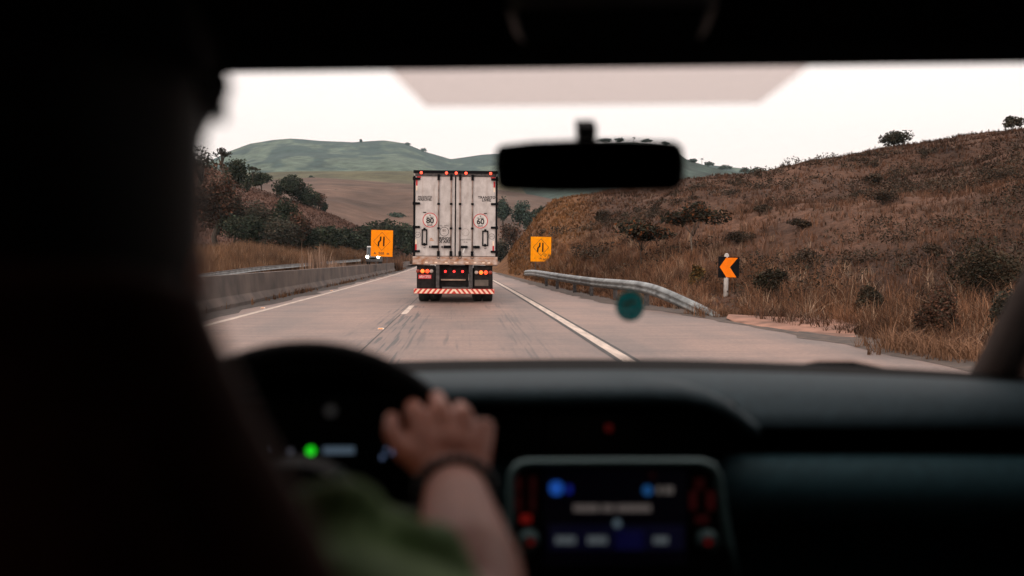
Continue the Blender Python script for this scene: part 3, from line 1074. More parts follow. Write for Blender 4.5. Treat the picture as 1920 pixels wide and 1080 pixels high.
for k, (px, yb, yt, wp, c, lab) in enumerate([
        (944, 430, 361, 30, TEALGREEN, 'upright green tree touching the right edge of the trailer'),
        (975, 425, 371, 46, TEALGREEN, 'round topped green tree below the mirror'),
        (1016, 420, 382, 34, DKGREEN, 'small flat dark tree beside the golden cutting'),
        (958, 480, 412, 56, REDBROWN, 'brown leafless looking bush between trailer and cutting'),
        (998, 440, 398, 44, TEALGREEN, 'low green bush above the edge of the cutting'),
        (938, 500, 440, 36, BROWNGREY, 'grey bush low beside the trailer by the road')]):
    tr('valley_tree', lab, 'tree', px, yb, yt, wp, 260 - 10 * k, c, 50 + k, 800, 2.8, .1, nb=9, group=G4)
# trees on the far right ridge
G5 = 'trees on the far ridge'
for k, (px, yb, yt, wp, lab) in enumerate([
        (1135, 270, 259, 30, 'ridge tree just right of the mirror stem'), (1162, 268, 258, 22, 'ridge tree left of the small palm above the mirror'),
        (1212, 268, 260, 26, 'ridge tree right of the small palm above the mirror'), (1246, 273, 265, 16, 'low ridge tree above the right end of the mirror'),
        (1300, 306, 297, 26, 'ridge tree at the mirror right edge'), (1328, 312, 302, 22, 'ridge tree on the falling skyline, second from the mirror'),
        (1362, 320, 308, 26, 'broad ridge tree midway down the falling skyline'), (1397, 327, 312, 22, 'ridge tree where the skyline meets the brown hill'),
        (1418, 326, 313, 22, 'last ridge tree, half sunk behind the brown hill')]):
    tr('ridge_tree', lab, 'tree', px, yb, yt, wp, 890, TEALGREEN, 60 + k, 170, 2.0, .15, group=G5)
palm('tiny palm on the skyline over the top of the mirror', on(1188, 269, 895), 14 * pxm(895), 25, 'palms on the far ridge')
palm('tiny palm leaning out of the falling ridge skyline', on(1316, 308, 895), 13 * pxm(895), 26, 'palms on the far ridge')
for k, (px, yb, yt, wp, lab) in enumerate([(676, 269, 260, 7, 'lone dark tree in the saddle of the mountain'), (764, 275, 266, 10, 'dark tree on the right shoulder of the mountain'),
                                           (795, 285, 277, 12, 'dark tree where the mountain starts to fall away')]):
    tr('mountain_tree', lab, 'tree', px, yb, yt, wp, 2550, TEALGREEN, 80 + k, 120, 1.6, .1)


def rh_at(px, py):
    """point of the right hillside seen at a pixel"""
    d = ray(px, py)
    u = np.linspace(0, 1, 1500)
    Q = RH.pos(np.full(1500, d.x), u)
    dz = Q[:, 2] - (1.3 + d.z * Q[:, 1])
    i = int(np.argmax(dz > 0)) if (dz > 0).any() else 1499
    return tuple(Q[i])


def hill_plant(name, label, cat, px, py, hpx, wpx, cols, seed, n, leafpx, **k):
    b = rh_at(px, py)
    s = pxm(b[1])
    return plant(name, label, cat, b, hpx * s, wpx * s, cols, n=n, leaf=leafpx * s, seed=seed, **k)


hill_plant('hilltop_tree', 'round dark tree alone on the skyline of the brown hill', 'tree', 1675, 276, 36, 62, BROWNGREY, 90, 900, 2.8, trunk=.12, nb=10)
hill_plant('hilltop_tree', 'small dark tree on the skyline at the right end of the hill', 'tree', 1898, 240, 30, 42, BROWNGREY, 91, 500, 2.8, trunk=.15, nb=8)
hill_plant('shrub_tree', 'nearer umbrella shaped shrub tree with orange tinged leaves, behind the guard rail', 'shrub', 1203, 505, 100, 140, UMBLEAF, 92, 800, 4.6, trunk=.46, nb=10, flat=.8, limbs=7, sparse=.85, tw=.012)
hill_plant('shrub_tree', 'farther umbrella shaped shrub tree, higher up the slope with forked pale branches', 'shrub', 1300, 482, 112, 138, UMBLEAF, 93, 850, 4.4, trunk=.46, nb=10, flat=.8, limbs=7, sparse=.88, tw=.012, bark=M_BARK_PALE)
hill_plant('shrub', 'yellowish brown upright shrub left of the chevron sign', 'shrub', 1305, 545, 56, 34, OCHRE, 94, 420, 4.0, trunk=.1, nb=7)
hill_plant('shrub', 'dark bushy shrub right of the chevron sign', 'shrub', 1452, 558, 62, 84, UMBLEAF[:4], 95, 1400, 3.6, trunk=.08, nb=10)
hill_plant('shrub', 'low dark shrub on the slope above and right of the chevron sign', 'shrub', 1510, 500, 34, 60, HILLSCRUB, 96, 600, 2.8, trunk=.08, nb=8)
G6 = 'dark shrubs on the brown hillside'
for k, (px, py, hp, wp, lab) in enumerate([(1640, 345, 24, 46, 'dark shrub high on the hillside, below the lone hilltop tree'), (1655, 385, 30, 66, 'wide dark shrub in the middle of the hillside'),
                                           (1500, 430, 22, 50, 'small dark shrub in the hillside hollow, up from the chevron'), (1745, 480, 28, 46, 'dark shrub lower on the hillside at the right'),
                                           (1780, 365, 44, 190, 'long dark shrub band near the right end of the hill'), (1880, 345, 40, 150, 'dark shrub below the right hilltop tree'),
                                           (1430, 400, 16, 34, 'smallest dark shrub on the hillside, left part'), (1130, 420, 30, 30, 'grey shrub on the golden cutting'),
                                           (1385, 455, 26, 60, 'grey brown shrub straight above the chevron sign')]):
    hill_plant('hillside_shrub', lab, 'shrub', px, py, hp, wp, HILLSCRUB, 100 + k, 620, 2.4, trunk=.06, nb=8, group=G6)
G7 = 'roadside bushes by the car'
for k, (px, py, hp, wp, c, lab) in enumerate([(1845, 560, 130, 150, NEARLEAF, 'big dark roadside bush at the right edge of the view'), (1760, 640, 120, 90, REDBROWN, 'rusty brown roadside bush near the windscreen corner'),
                                              (1630, 600, 70, 60, NEARLEAF, 'small dark roadside bush beyond the red soil'), (1900, 650, 130, 120, BROWNGREY, 'grey roadside bush beside the windscreen pillar')]):
    hill_plant('roadside_bush', lab, 'bush', px, py, hp, wp, c, 120 + k, 2200, 3.8, trunk=.05, nb=10, group=G7)


def undergrowth():
    r = np.random.default_rng(31)
    n = 520
    a = r.uniform(.07, .62, n); u = r.uniform(.08, .97, n)
    P = RH.pos(a, u)
    keep = (fbm(P[:, 0] * .07 + 11, P[:, 1] * .07) > -.04) & (P[:, 0] > edge_x(P[:, 1]) + 2.2) & ~((P[:, 1] < 68) & (P[:, 0] / P[:, 1] < .11))
    P = P[keep]
    Vs = []; Fs = []; Cs = []; b = 0
    for p in P:
        w_ = r.uniform(.35, 1.1); h_ = r.uniform(.2, .55)
        V, Fq, C = leaf_cloud([((p[0], p[1], p[2] + h_ * .4), (w_, w_, h_)), ((p[0] + r.normal(0, .7), p[1], p[2] + h_ * .5), (w_ * .6, w_ * .6, h_))], 170, .03 + .0006 * p[1], HILLSCRUB, r)
        Vs.append(V); Fs.append(Fq + b); Cs.append(C); b += len(V)
    o = fast_mesh('undergrowth', np.concatenate(Vs), np.concatenate(Fs), M_LEAF, np.concatenate(Cs))
    tag(o, 'low dark weeds scattered through the dry grass of the right hillside', 'weeds', kind='stuff')


undergrowth()


def reeds(label, px, py, Y, hpx, wpx, seed):
    r = np.random.default_rng(seed)
    b = on(px, py, Y)
    s = pxm(Y)
    root = thing('reed_clump', label, 'reeds', b)
    n = 60
    P = np.concatenate([r.normal(0, wpx * s * .3, (n, 1)), r.normal(0, .5, (n, 1)), np.zeros((n, 1))], 1)
    V, T, C = blades(P, np.full(n, hpx * s * .7) * r.uniform(.5, 1.35, n), .16, .028, np.tile((.30, .20, .145), (n, 1)) * r.uniform(.5, 1.1, (n, 1)), r, 3)
    fast_mesh('stalks', V, T, M_GRASS, C, root)


reeds('tall pale reeds sprouting above the concrete barrier', 598, 512, 62, 68, 34, 5)
reeds('shorter pale reeds right of the tall ones behind the barrier', 628, 508, 66, 30, 36, 6)


# ------------------------------------------------------------------ barriers and rails
def barrier():
    root = thing('concrete_barrier', 'long stained concrete barrier along the left edge of the road', 'barrier', (-6.35, 60, 0))
    Y0 = [-8 + 6 * k for k in range(33)]
    prof = [(-.32, -.05), (-.32, .10), (-.17, .30), (-.12, .86), (.12, .86), (.17, .30), (.30, .10), (.30, -.05)]
    for y0 in Y0:
        mb = MB()
        rows = []
        for Y in (y0 + .002, y0 + 3, y0 + 5.997):
            rows.append([(-6.35 + float(bend(Y)) + p[0], Y, p[1]) for p in prof])
        mb.grid(rows)
        n = len(prof)
        mb.f.append(tuple(range(n))); mb.m.append(0)
        mb.f.append(tuple(reversed(range(2 * n, 3 * n)))); mb.m.append(0)
        mb.build('barrier_block', M_CONC, root, world=True)


barrier()

WBEAM = [(0.03, .155), (0.0, .12), (-.055, .075), (-.055, .045), (0.0, .0), (-.055, -.045), (-.055, -.075), (0.0, -.12), (0.03, -.155)]


def guardrail(label, path, post_at, hgt=.0):
    """path: list of (x, y, z of the beam centre)"""
    c = path[len(path) // 2]
    root = thing('guard_rail', label, 'guard rail', (c[0], c[1], 0))
    P = [Vector(p) for p in path]
    # resample smoothly
    Q = []
    for i in range(len(P) - 1):
        p0, p1, p2, p3 = P[max(i - 1, 0)], P[i], P[i + 1], P[min(i + 2, len(P) - 1)]
        for k in range(8):
            t = k / 8
            Q.append(.5 * ((2 * p1) + (p2 - p0) * t + (2 * p0 - 5 * p1 + 4 * p2 - p3) * t * t + (3 * p1 - p0 - 3 * p2 + p3) * t ** 3))
    Q.append(P[-1])
    rows = []
    for i, q in enumerate(Q):
        t = Q[min(i + 1, len(Q) - 1)] - Q[max(i - 1, 0)]
        t.z = 0; t.normalize()
        side = Vector((t.y, -t.x, 0))
        if side.x < 0: side = -side
        rows.append([tuple(q + side * a + Vector((0, 0, b))) for a, b in WBEAM])
    mb = MB(); mb.grid(rows)
    mb.build('beam', M_GALV, root, world=True, sm=True, solid=.006)
    for (x, y, zt, zb) in post_at:
        m = MB(); m.box2((x + .05, y - .06, zb), (x + .17, y + .06, zt)); m.build('post', M_GREYSTEEL, root, world=True)
    return root


def rp(px, ptop, Y):
    p = at(px, ptop, Y)
    return (p.x, p.y, p.z - .155)


rail_path = [rp(984, 507, 58), rp(1000, 506, 51), rp(1050, 513, 40), rp(1110, 520.5, 33.5), rp(1165, 524.5, 29.5), rp(1200, 528, 27), rp(1236, 537, 24.8), rp(1290, 560, 23.2), rp(1340, 585, 22.0), rp(1362, 604, 21.4)]
posts = []
for (px, py, Y) in ((1020, 508, 46.3), (1040, 511, 42), (1072, 516, 37.5), (1103, 520, 34), (1147, 523.5, 30.6), (1205, 530, 26.8)):
    p = at(px, py, Y); posts.append((p.x, p.y, p.z - .03, -.2))
guardrail('steel guard rail bending down to the ground beside the right shoulder', rail_path, posts)
lp = []
lpost = []
for (px, py, Y) in ((300, 524, 44), (385, 512, 56), (412, 508.5, 60), (490, 499.5, 74), (575, 493, 96), (640, 488, 122), (677, 485.5, 144)):
    p = at(px, py, Y); lp.append((p.x, p.y, p.z - .155)); lpost.append((p.x - .25, p.y, p.z - .02, p.z - 1.3))
guardrail('pale steel guard rail half buried in tall grass beyond the concrete barrier', lp, lpost)


# ------------------------------------------------------------------ signs
def lane_sign(label, px0, py0, px1, py1, Y, face, txt, vandal, zground, skew):
    a = at(px0, py1, Y); b = at(px1, py0, Y)
    W = b.x - a.x; H = b.z - a.z
    root = thing('warning_sign', label, 'road sign', ((a.x + b.x) / 2, Y, zground), 'orange lane narrowing signs')
    z0 = a.z - zground
    m = MB(); m.prism([(-W / 2, z0), (W / 2, z0), (W / 2, z0 + H), (-W / 2, z0 + H)], -.012, .012)
    bd = m.build('board', face, root, bevel=.004)
    cx, cz = 0, z0 + H * .575
    q = W * .395
    dm = MB()
    t = .022
    for k in range(4):
        A = [(q, 0), (0, q * 1.08), (-q, 0), (0, -q * 1.08)]
        p0 = A[k]; p1 = A[(k + 1) % 4]
        f = 1 - t / q * 1.4
        dm.prism([(cx + p0[0], cz + p0[1]), (cx + p1[0], cz + p1[1]), (cx + p1[0] * f, cz + p1[1] * f), (cx + p0[0] * f, cz + p0[1] * f)], -.0165, -.0125)
    dm.build('diamond_outline', M_RUST if vandal else M_DKTEXT, bd)
    sg = MB()
    u = W * .058
    top, bot = cz + H * .185, cz - H * .185
    sg.prism([(u * .9, bot), (u * 2.1, bot), (u * 2.2, top), (u * 1.0, top)], -.0175, -.0125)
    sg.prism([(-u * 3.4, bot), (-u * 2.1, bot), (-u * 1.9, cz - H * .045), (-u * .5, cz + H * .03), (-u * .3, top), (-u * 1.5, top), (-u * 1.7, cz + H * .06), (-u * 3.2, cz - H * .03)], -.0175, -.0125)
    sg.build('lane_symbol', M_BLACK, bd)
    zt = z0 + H * .115
    if not vandal:
        text_obj('A', H * .125, -W * .31, zt, -.014, M_DKTEXT, bd, 'letter', bold=.008)
        text_obj('500', H * .125, -W * .02, zt, -.014, M_DKTEXT, bd, 'number', space=1.15, bold=.008)
        text_obj('m', H * .125, W * .29, zt, -.014, M_DKTEXT, bd, 'letter', bold=.008)
    else:
        text_obj('A', H * .075, -W * .30, zt + .03, -.014, M_RUST, bd, 'letter')
        text_obj('500', H * .085, -W * .02, zt, -.014, M_RUST, bd, 'number', space=1.1)
        text_obj('m', H * .08, W * .24, zt, -.014, M_RUST, bd, 'letter')
        r = random.Random(4)
        for k in range(26):
            sp = MB()
            x = r.uniform(-.02, .42) * W; z = z0 + H * r.uniform(.16, .34) if k < 17 else z0 + H * r.uniform(.06, .16)
            if k >= 17: x = r.uniform(-.08, .2) * W
            s = r.uniform(.010, .030)
            n = 7
            sp.prism([(x + s * r.uniform(.5, 1.5) * math.cos(2 * math.pi * j / n), z + s * r.uniform(.4, 1.1) * math.sin(2 * math.pi * j / n)) for j in range(n)], -.0150 - .0002 * (k % 9), -.0125)
            sp.build('scrawl', M_RUST, bd)
        sp = MB()
        sp.ring((W * .20, z0 + H * .27), .085, .060, -.0178, -.0124, 9)
        sp.build('scrawl', M_RUST, bd)
    for sx in (-.25, .25):
        p = MB(); p.box2((W * sx - .025, .013, -.5), (W * sx + .025, .065, z0 + H * .9)); p.build('post', M_GREYSTEEL, root)
    root.rotation_euler = (0, math.radians(skew), math.radians(-4 if not vandal else 3))


lane_sign('deep orange lane narrowing sign reading A 500 m, standing over the concrete barrier', 694.5, 431.5, 735.5, 481, 75, M_ORANGE, 'A 500 m', False, .84, 1.5)
lane_sign('yellow orange lane narrowing sign with scrawled lower half, standing on the right bank', 994.5, 444, 1033, 490.5, 61, M_YELLOW, 'A 500 m', True, .75, .8)


def chevron():
    Y = 28.0
    s = pxm(Y)
    b = at(1361, 573, Y)
    root = thing('chevron_sign', 'square black chevron sign with an orange arrow pointing left on a pale post', 'road sign', (b.x, Y, 0))
    W = 40 * s
    cz = at(1365, 501, Y).z; cx = at(1365, 501, Y).x - b.x
    m = MB(); m.box((cx, -.01, cz), (W, .018, W))
    bd = m.build('board', M_BLACK, root, bevel=.012)
    q = W / 2
    m = MB()
    # arrow: upper arm and lower arm
    m.prism([(cx - .86 * q, cz + .02 * q), (cx - .28 * q, cz + .90 * q), (cx + .84 * q, cz + .90 * q), (cx + .10 * q, cz + .0 * q)], -.0225, -.0195)
    m.prism([(cx - .86 * q, cz + .02 * q), (cx + .10 * q, cz + .0 * q), (cx + .74 * q, cz - .95 * q), (cx - .22 * q, cz - .95 * q)], -.0225, -.0195)
    m.build('arrow', M_CHEV, bd)
    m = MB(); m.cyl((0, .045, -.3), (0, .045, cz + q * 1.12), 4.4 * s, 14); m.ball((0, .045, cz + q * 1.12), 4.3 * s)
    m.build('post', M_POST, root, sm=.6)
    root.rotation_euler = (0, math.radians(1.0), math.radians(-3))


chevron()


def stud(label, px, py):
    Y = 1.3 * F / (py - 485)
    p = at(px, py, Y)
    root = thing('road_stud', label, 'road stud', (p.x, p.y, 0), 'road studs')
    m = MB(); m.add([(-.06, -.05, .001), (.06, -.05, .001), (.06, .05, .001), (-.06, .05, .001), (-.045, -.025, .022), (.045, -.025, .022), (.045, .025, .022), (-.045, .025, .022)],
                    [(4, 5, 6, 7), (0, 1, 5, 4), (1, 2, 6, 5), (2, 3, 7, 6), (3, 0, 4, 7), (3, 2, 1, 0)])
    b = m.build('body', M_CREAM, root, bevel=.004)
    m = MB(); m.box((0, -.043, .0115), (.08, .006, .012)); m.build('reflector', M_ORANGE, b)


stud('small cream road stud on the lane line ahead of the steering wheel', 714, 616.5)
stud('small orange road stud on the left shoulder near the barrier', 493, 577)
stud('far road stud on the left shoulder halfway along the barrier', 622, 545)


# ------------------------------------------------------------------ oncoming van
def van():
    Y = 150.0
    s = pxm(Y)
    z0 = float(zoc(Y)) + .02
    cx = at(699, 480, Y).x
    root = thing('oncoming_van', 'oncoming van with white roof and headlights on, half hidden by the orange sign', 'van', (cx, Y, z0))
    H = at(699, 462, Y).z - z0
    m = MB()
    prof = [(0, .45), (0, 1.25), (.9, 1.45), (1.6, H), (5.2, H), (5.3, .45)]
    w = 1.02
    vs = [(-w, y, z) for y, z in prof] + [(w, y, z) for y, z in prof]
    n = len(prof)
    m.add(vs, [tuple(range(n)), tuple(reversed(range(n, 2 * n)))] + [(i, (i + 1) % n, (i + 1) % n + n, i + n) for i in range(n)])
    b = m.build('body', mat('grey_vehicle_paint', (.10, .115, .125), .35), root, bevel=.08)
    m = MB(); m.box2((-1.03, 1.55, H - .16), (1.03, 5.2, H + .05)); m.build('roof', M_WHITE, root, bevel=.05)
    m = MB(); m.add([(-.9, .95, 1.52), (.9, .95, 1.52), (.82, 1.5, H - .12), (-.82, 1.5, H - .12)], [(0, 1, 2, 3)])
    m.v = [(x, y - .06, z + .02) for x, y, z in m.v]
    m.build('windscreen', M_VANGLASS, root)
    hz = at(699, 481.5, Y).z - z0
    for sx in (-.82, .82):
        m = MB(); m.lathe([(-.03, .06), (-.06, .19), (.02, .21)], (sx, 0, hz), 'y', 16); m.build('headlight', M_HEAD, root)
    m = MB(); m.box((0, -.03, .55), (1.9, .1, .25)); m.build('bumper', M_GREYSTEEL, root, bevel=.03)
    m = MB(); m.box((0, -.02, .95), (.9, .05, .22)); m.build('grille', M_BLACK, root)
    for sx in (-.88, .88):
        for y in (.9, 4.2):
            m = MB(); m.lathe([(-.1, .2), (-.1, .34), (.1, .34), (.1, .2)], (sx, y, .34), 'x', 20); m.build('wheel', M_TYRE, root)


van()


# ------------------------------------------------------------------ truck
def truck():
    YT = 29.3
    s = YT / F
    c = at(852.3, 485, YT)
    root = thing('semi_trailer_truck', 'dirty white box trailer truck seen from behind, driving ahead in the lane', 'truck', (c.x, YT, 0))

    def X(px): return (px - 852.3) * s

    def Z(py): return 1.3 - (py - 485) * s
    xl, xr = X(775), X(930.5)
    zt, zb = Z(322), Z(481)
    m = MB(); m.box2((xl, .06, zb - .1), (xr, 13.6, zt)); body = m.build('trailer_body', M_TRAILER, root, bevel=.02)
    # rear frame
    m = MB()
    m.box2((xl - .012, -.02, zb), (X(777.8), .059, Z(331))); m.box2((X(928), -.02, zb), (xr + .012, .059, Z(331)))
    m.box2((xl - .012, -.035, Z(326)), (xr + .012, .058, zt + .02))
    m.build('rear_frame', M_BLACK, root, bevel=.006)
    m = MB(); m.box2((X(777.8), -.02, Z(331.5)), (X(928), .0585, Z(326.2))); m.build('header_panel', M_GREYSTEEL, root)
    for k, px in enumerate((788.9, 835.8, 853.9, 872, 918)):
        py = 325.6
        m = MB(); m.lathe([(0, .028), (-.03, .042), (-.052, .034), (-.06, .012)], (X(px), -.036, Z(py)), 'y', 14)
        m.build('marker_light', M_LMARK, root, sm=True)
    for i, (a, b) in enumerate(((777.9, 852.0), (853.4, 927.9))):
        m = MB(); m.box2((X(a), .0, Z(480.2)), (X(b), .0575, Z(331.8)))
        d = m.build('door', M_TRAILER, root, bevel=.012)
        for px in ((821.4, 844.7) if i == 0 else (861.4, 884.4)):
            m = MB(); m.cyl((X(px), -.035, Z(481)), (X(px), -.035, Z(329)), .019, 10)
            m.build('lock_rod', M_RODS, d, sm=.7)
            m = MB()
            for (y0, y1, hw) in ((328, 339, 2.4), (381, 385, 2.5), (426.5, 430.5, 2.5), (471, 480, 2.6)):
                m.box2((X(px - hw), -.062, Z(y1)), (X(px + hw), -.002, Z(y0)))
            m.build('rod_bracket', M_BLACK, d, bevel=.008)
            m = MB(); m.tube([(X(px + dx), -.05, Z(481 + dz)) for dx, dz in ((-2.6, 0), (-2.2, 3), (0, 4.2), (2.2, 3), (2.6, 0))], .008, 6)
            m.build('keeper_loop', M_GREYSTEEL, d)
        for (h0, h1) in (((805, 822), (828, 845)) if i == 0 else ((860, 875.5), (883, 898))):
            m = MB(); m.box2((X(h0 + 3), -.075, Z(465.6)), (X(h1), -.045, Z(460.6))); m.build('lock_handle', M_BLACK, d, bevel=.01)
            m = MB(); e = h0 if i == 0 else h1
            m.box2((X(e - 1.2 if i == 0 else e - 2.2), -.072, Z(465.2)), (X(e + 2.2 if i == 0 else e + 1.2), -.048, Z(461.2))); m.build('handle_end', M_GREYSTEEL, d, bevel=.01)
        for py in (336.5, 382.5, 426.5, 471.5):
            x0, x1 = (773, 787) if i == 0 else (919, 932.5)
            m = MB(); m.box2((X(x0), -.05, Z(py + 2.1)), (X(x1), -.0215, Z(py - 2.1)))
            m.cyl((X(x0 + 2 if i == 0 else x1 - 2), -.04, Z(py + 3)), (X(x0 + 2 if i == 0 else x1 - 2), -.04, Z(py - 3)), .03, 8)
            m.build('hinge', M_BLACK, d, bevel=.006)
        x0, x1, y0, y1 = (790, 800.5, 430.5, 460) if i == 0 else (903, 914.5, 432, 461)
        m = MB()
        t = 2.2
        m.box2((X(x0), -.03, Z(y1)), (X(x0 + t), -.001, Z(y0))); m.box2((X(x1 - t), -.03, Z(y1)), (X(x1), -.001, Z(y0)))
        m.box2((X(x0 + t), -.029, Z(y0 + t)), (X(x1 - t), -.001, Z(y0))); m.box2((X(x0 + t), -.029, Z(y1)), (X(x1 - t), -.001, Z(y1 - t)))
        m.box2((X((x0 + x1) / 2 - 2), -.04, Z(y0 + 2.5)), (X((x0 + x1) / 2 + 2), -.031, Z(y0 - 2.5))); m.box2((X((x0 + x1) / 2 - 2), -.04, Z(y1 + 1)), (X((x0 + x1) / 2 + 2), -.031, Z(y1 - 4)))
        m.build('placard_holder', M_BLACK, d)
        m = MB(); m.tube([(X((x0 + x1) / 2) + .03 * math.cos(q), -.035, Z(y1 + 3) + .03 * math.sin(q)) for q in np.linspace(math.pi, 2 * math.pi, 8)], .008, 6); m.build('holder_ring', M_GREYSTEEL, d)
        # speed disc
        cx, cz, r = (805.5, 413.3, 13.7) if i == 0 else (899.7, 414.2, 13.7)
        m = MB(); m.lathe([(-.001, r * s * .93), (-.004, r * s * .93)], (X(cx), 0, Z(cz)), 'y', 36); disc = m.build('speed_disc', M_DECAL, d)
        m = MB(); m.ring((X(cx), Z(cz)), r * s, r * s * .90, -.007, -.0005, 40); m.build('red_ring', M_RED, disc)
        text_obj('80' if i == 0 else '60', .225, X(cx), Z(cz + 1.6), -.006, M_DKTEXT, disc, 'number', bold=.008)
        text_obj('km/h', .075, X(cx), Z(cz + 9.2), -.006, M_DKTEXT, disc, 'unit', bold=.002)
        text_obj('VEL. MÁX.', .05, X(cx), Z(cz - 5.2), -.006, M_DKTEXT, disc, 'lettering', bold=.001)
        m = MB(); m.box2((X(cx - 1.2), -.0055, Z(cz - 8.2)), (X(cx + 1.2), -.0045, Z(cz - 10))); m.build('disc_mark', M_BLACK, disc)
        m = MB(); q = 795.5 if i == 0 else 908.5
        m.box2((X(q - 3), -.012, Z(cz - 13.6)), (X(q + 3), -.001, Z(cz - 15))); m.build('rubber_stop', M_BLACK, d)
        # red and white side reflectors
        for (px, py) in (((780.5, 344), (779.5, 464)) if i == 0 else ((925, 346), (924, 466))):
            m = MB(); m.box2((X(px - 1.5), -.006, Z(py + 5.5)), (X(px + 1.5), -.001, Z(py - 5.5))); m.build('red_strip', M_RED, d)
            m = MB(); oy = 10 if py < 400 else -10
            m.box2((X(px - 1.3), -.006, Z(py + oy + 4.4)), (X(px + 1.3), -.001, Z(py + oy - 4.4))); m.build('white_strip', M_CREAM, d)
        px = 784.5 if i == 0 else 922.5
        m = MB(); m.box2((X(px - 4), -.006, Z(335)), (X(px + 4), -.001, Z(332))); m.build('red_strip', M_RED, d)
        cx, cz = (782.8, 441) if i == 0 else (920.8, 443)
        m = MB(); m.ring((X(cx), Z(cz)), 5.5 * s, 4.8 * s, -.004, -.0005, 28); em = m.build('round_emblem', M_DKTEXT, d)
        text_obj('ASP' if i == 0 else 'ISO', .06, X(cx), Z(cz), -.003, M_DKTEXT, em, 'lettering')
        if i == 0:
            text_obj('PRODUTO', .092, X(795.5), Z(370.8), -.003, M_DKTEXT, d, 'lettering', shear=.25, space=1.1, bold=.003, sx=.88)
            text_obj('PERECÍVEL', .092, X(795), Z(375.6), -.003, M_DKTEXT, d, 'lettering', shear=.25, space=1.1, bold=.003, sx=.88)
            m = MB(); m.ring((X(832), Z(434.7)), 8.7 * s, 7.8 * s, -.004, -.0005, 36); q = m.build('speed_circle', M_DKTEXT, d)
            text_obj('80', .11, X(832), Z(432.5), -.003, M_FAINT, q, 'number', bold=.003)
            text_obj('km', .055, X(832), Z(438.5), -.003, M_FAINT, q, 'unit')
            text_obj('VEL. MÁX.', .062, X(832), Z(423.8), -.003, M_DKTEXT, d, 'lettering', space=1.05)
            text_obj('FRENOS', .118, X(832), Z(448), -.003, M_DKTEXT, d, 'lettering', bold=.004, sx=.88)
            text_obj('DE AIRE', .118, X(832), Z(453.6), -.003, M_DKTEXT, d, 'lettering', bold=.004, sx=.88)
            m = MB(); m.prism([(X(804.5), Z(449.5)), (X(808), Z(446)), (X(809), Z(447.6)), (X(812.5), Z(449.5))], -.004, -.0005)
            m.box2((X(805), -.0045, Z(452)), (X(812.5), -.0005, Z(450.6))); m.build('orange_emblem', M_LOGO, d)
        else:
            text_obj('TRANSITO', .10, X(911), Z(370.4), -.003, M_DKTEXT, d, 'lettering', space=1.08, bold=.0035)
            text_obj('LIVRE', .10, X(910.5), Z(375.6), -.003, M_DKTEXT, d, 'lettering', space=1.08, bold=.0035)
            m = MB(); m.ring((X(871.8), Z(435.5)), 7 * s, 6.3 * s, -.003, -.0005, 30); m.build('ghost_circle', M_FAINT, d)
            text_obj('LARGO TOTAL', .058, X(871.8), Z(449.4), -.003, M_DKTEXT, d, 'lettering', sx=.85)
            text_obj('15 m.', .062, X(871.8), Z(453.8), -.003, M_DKTEXT, d, 'lettering')
            m = MB(); m.add([(X(866), -.08, Z(474)), (X(868.5), -.08, Z(474)), (X(871), -.08, Z(466)), (X(869), -.08, Z(466))], [(0, 1, 2, 3)])
            m.build('seal_tag', M_WHITE, d, solid=.004)
    m = MB(); m.box2((X(851.6), -.012, Z(480.4)), (X(853.8), .05, Z(331.8))); m.build('door_seal', M_BLACK, root)
    m = MB(); m.box2((X(773.5), -.03, Z(496.2)), (X(932), .15, Z(481.2))); m.build('rear_sill', M_SILL, root, bevel=.012)
    m = MB()
    for px in (799, 817, 836, 853, 875, 890, 906, 916):
        m.box2((X(px - 2.6), -.034, Z(493.5)), (X(px + 2.6), -.031, Z(491.2)))
    m.build('sill_reflector', M_CREAM, root)
    # under-run structure
    m = MB(); m.box2((X(781), .12, Z(541)), (X(814), .22, Z(497.5))); m.box2((X(888), .12, Z(541)), (X(923), .22, Z(497.5)))
    m.build('lamp_panel', M_STEEL, root, bevel=.01)
    m = MB(); m.box2((X(823.5), .3, Z(538)), (X(878), .45, Z(497.5))); m.build('cross_member', M_STEEL, root)
    for a, b in ((817, 823.4), (878.5, 885.6)):
        m = MB(); m.box2((X(a), .0, Z(541)), (X(b), .2, Z(496.5))); m.build('bar_bracket', M_GREYSTEEL, root, bevel=.006)
    m = MB(); m.box2((X(826), .2, Z(526.2)), (X(872.5), .29, Z(523.6))); m.build('brace_bar', mat('tan_bar', (.36, .26, .20), .6), root)
    for px, mm, nm in ((783.3, M_LDIM, 'lamp'), (791.7, M_LAMB, 'tail_light'), (800.6, M_LTAIL, 'tail_light'), (808.5, M_LWHITE, 'reverse_light'),
                       (892.7, M_LWHITE, 'reverse_light'), (901.5, M_LAMB, 'tail_light'), (910.4, M_LTAIL, 'tail_light'), (919.0, M_LDIM, 'lamp')):
        py = 508.8 if px < 850 else 510.6
        m = MB(); m.lathe([(0, .058), (-.03, .056), (-.045, .04), (-.05, .01)], (X(px), .119, Z(py)), 'y', 18); m.build(nm, mm, root, sm=True)
    for px in (834.2, 850.8, 866.8):
        m = MB(); m.lathe([(0, .036), (-.03, .032), (-.04, .01)], (X(px), .298, Z(509.2)), 'y', 14); m.build('marker_light', M_LCEN, root, sm=True)
    m = MB(); m.box2((X(784.2), .09, Z(523.2)), (X(808.4), .105, Z(515.4))); pl = m.build('licence_plate', M_RED, root, bevel=.004)
    text_obj('ARH 3733', .105, X(796.3), Z(519.5), .088, M_WHTEXT, pl, 'lettering', bold=.002, sx=.75)
    m = MB(); m.box2((X(889.6), .095, Z(536)), (X(915.5), .118, Z(524.5))); m.build('mud_flap_plate', mat('olive_grey_plate', (.10, .085, .07), .7), root)
    # striped bar
    m = MB(); z0, z1 = Z(550.6), Z(541.4)
    xa, xb = X(776), X(926.5)
    n = 17; wd = (xb - xa) / n / 1.0
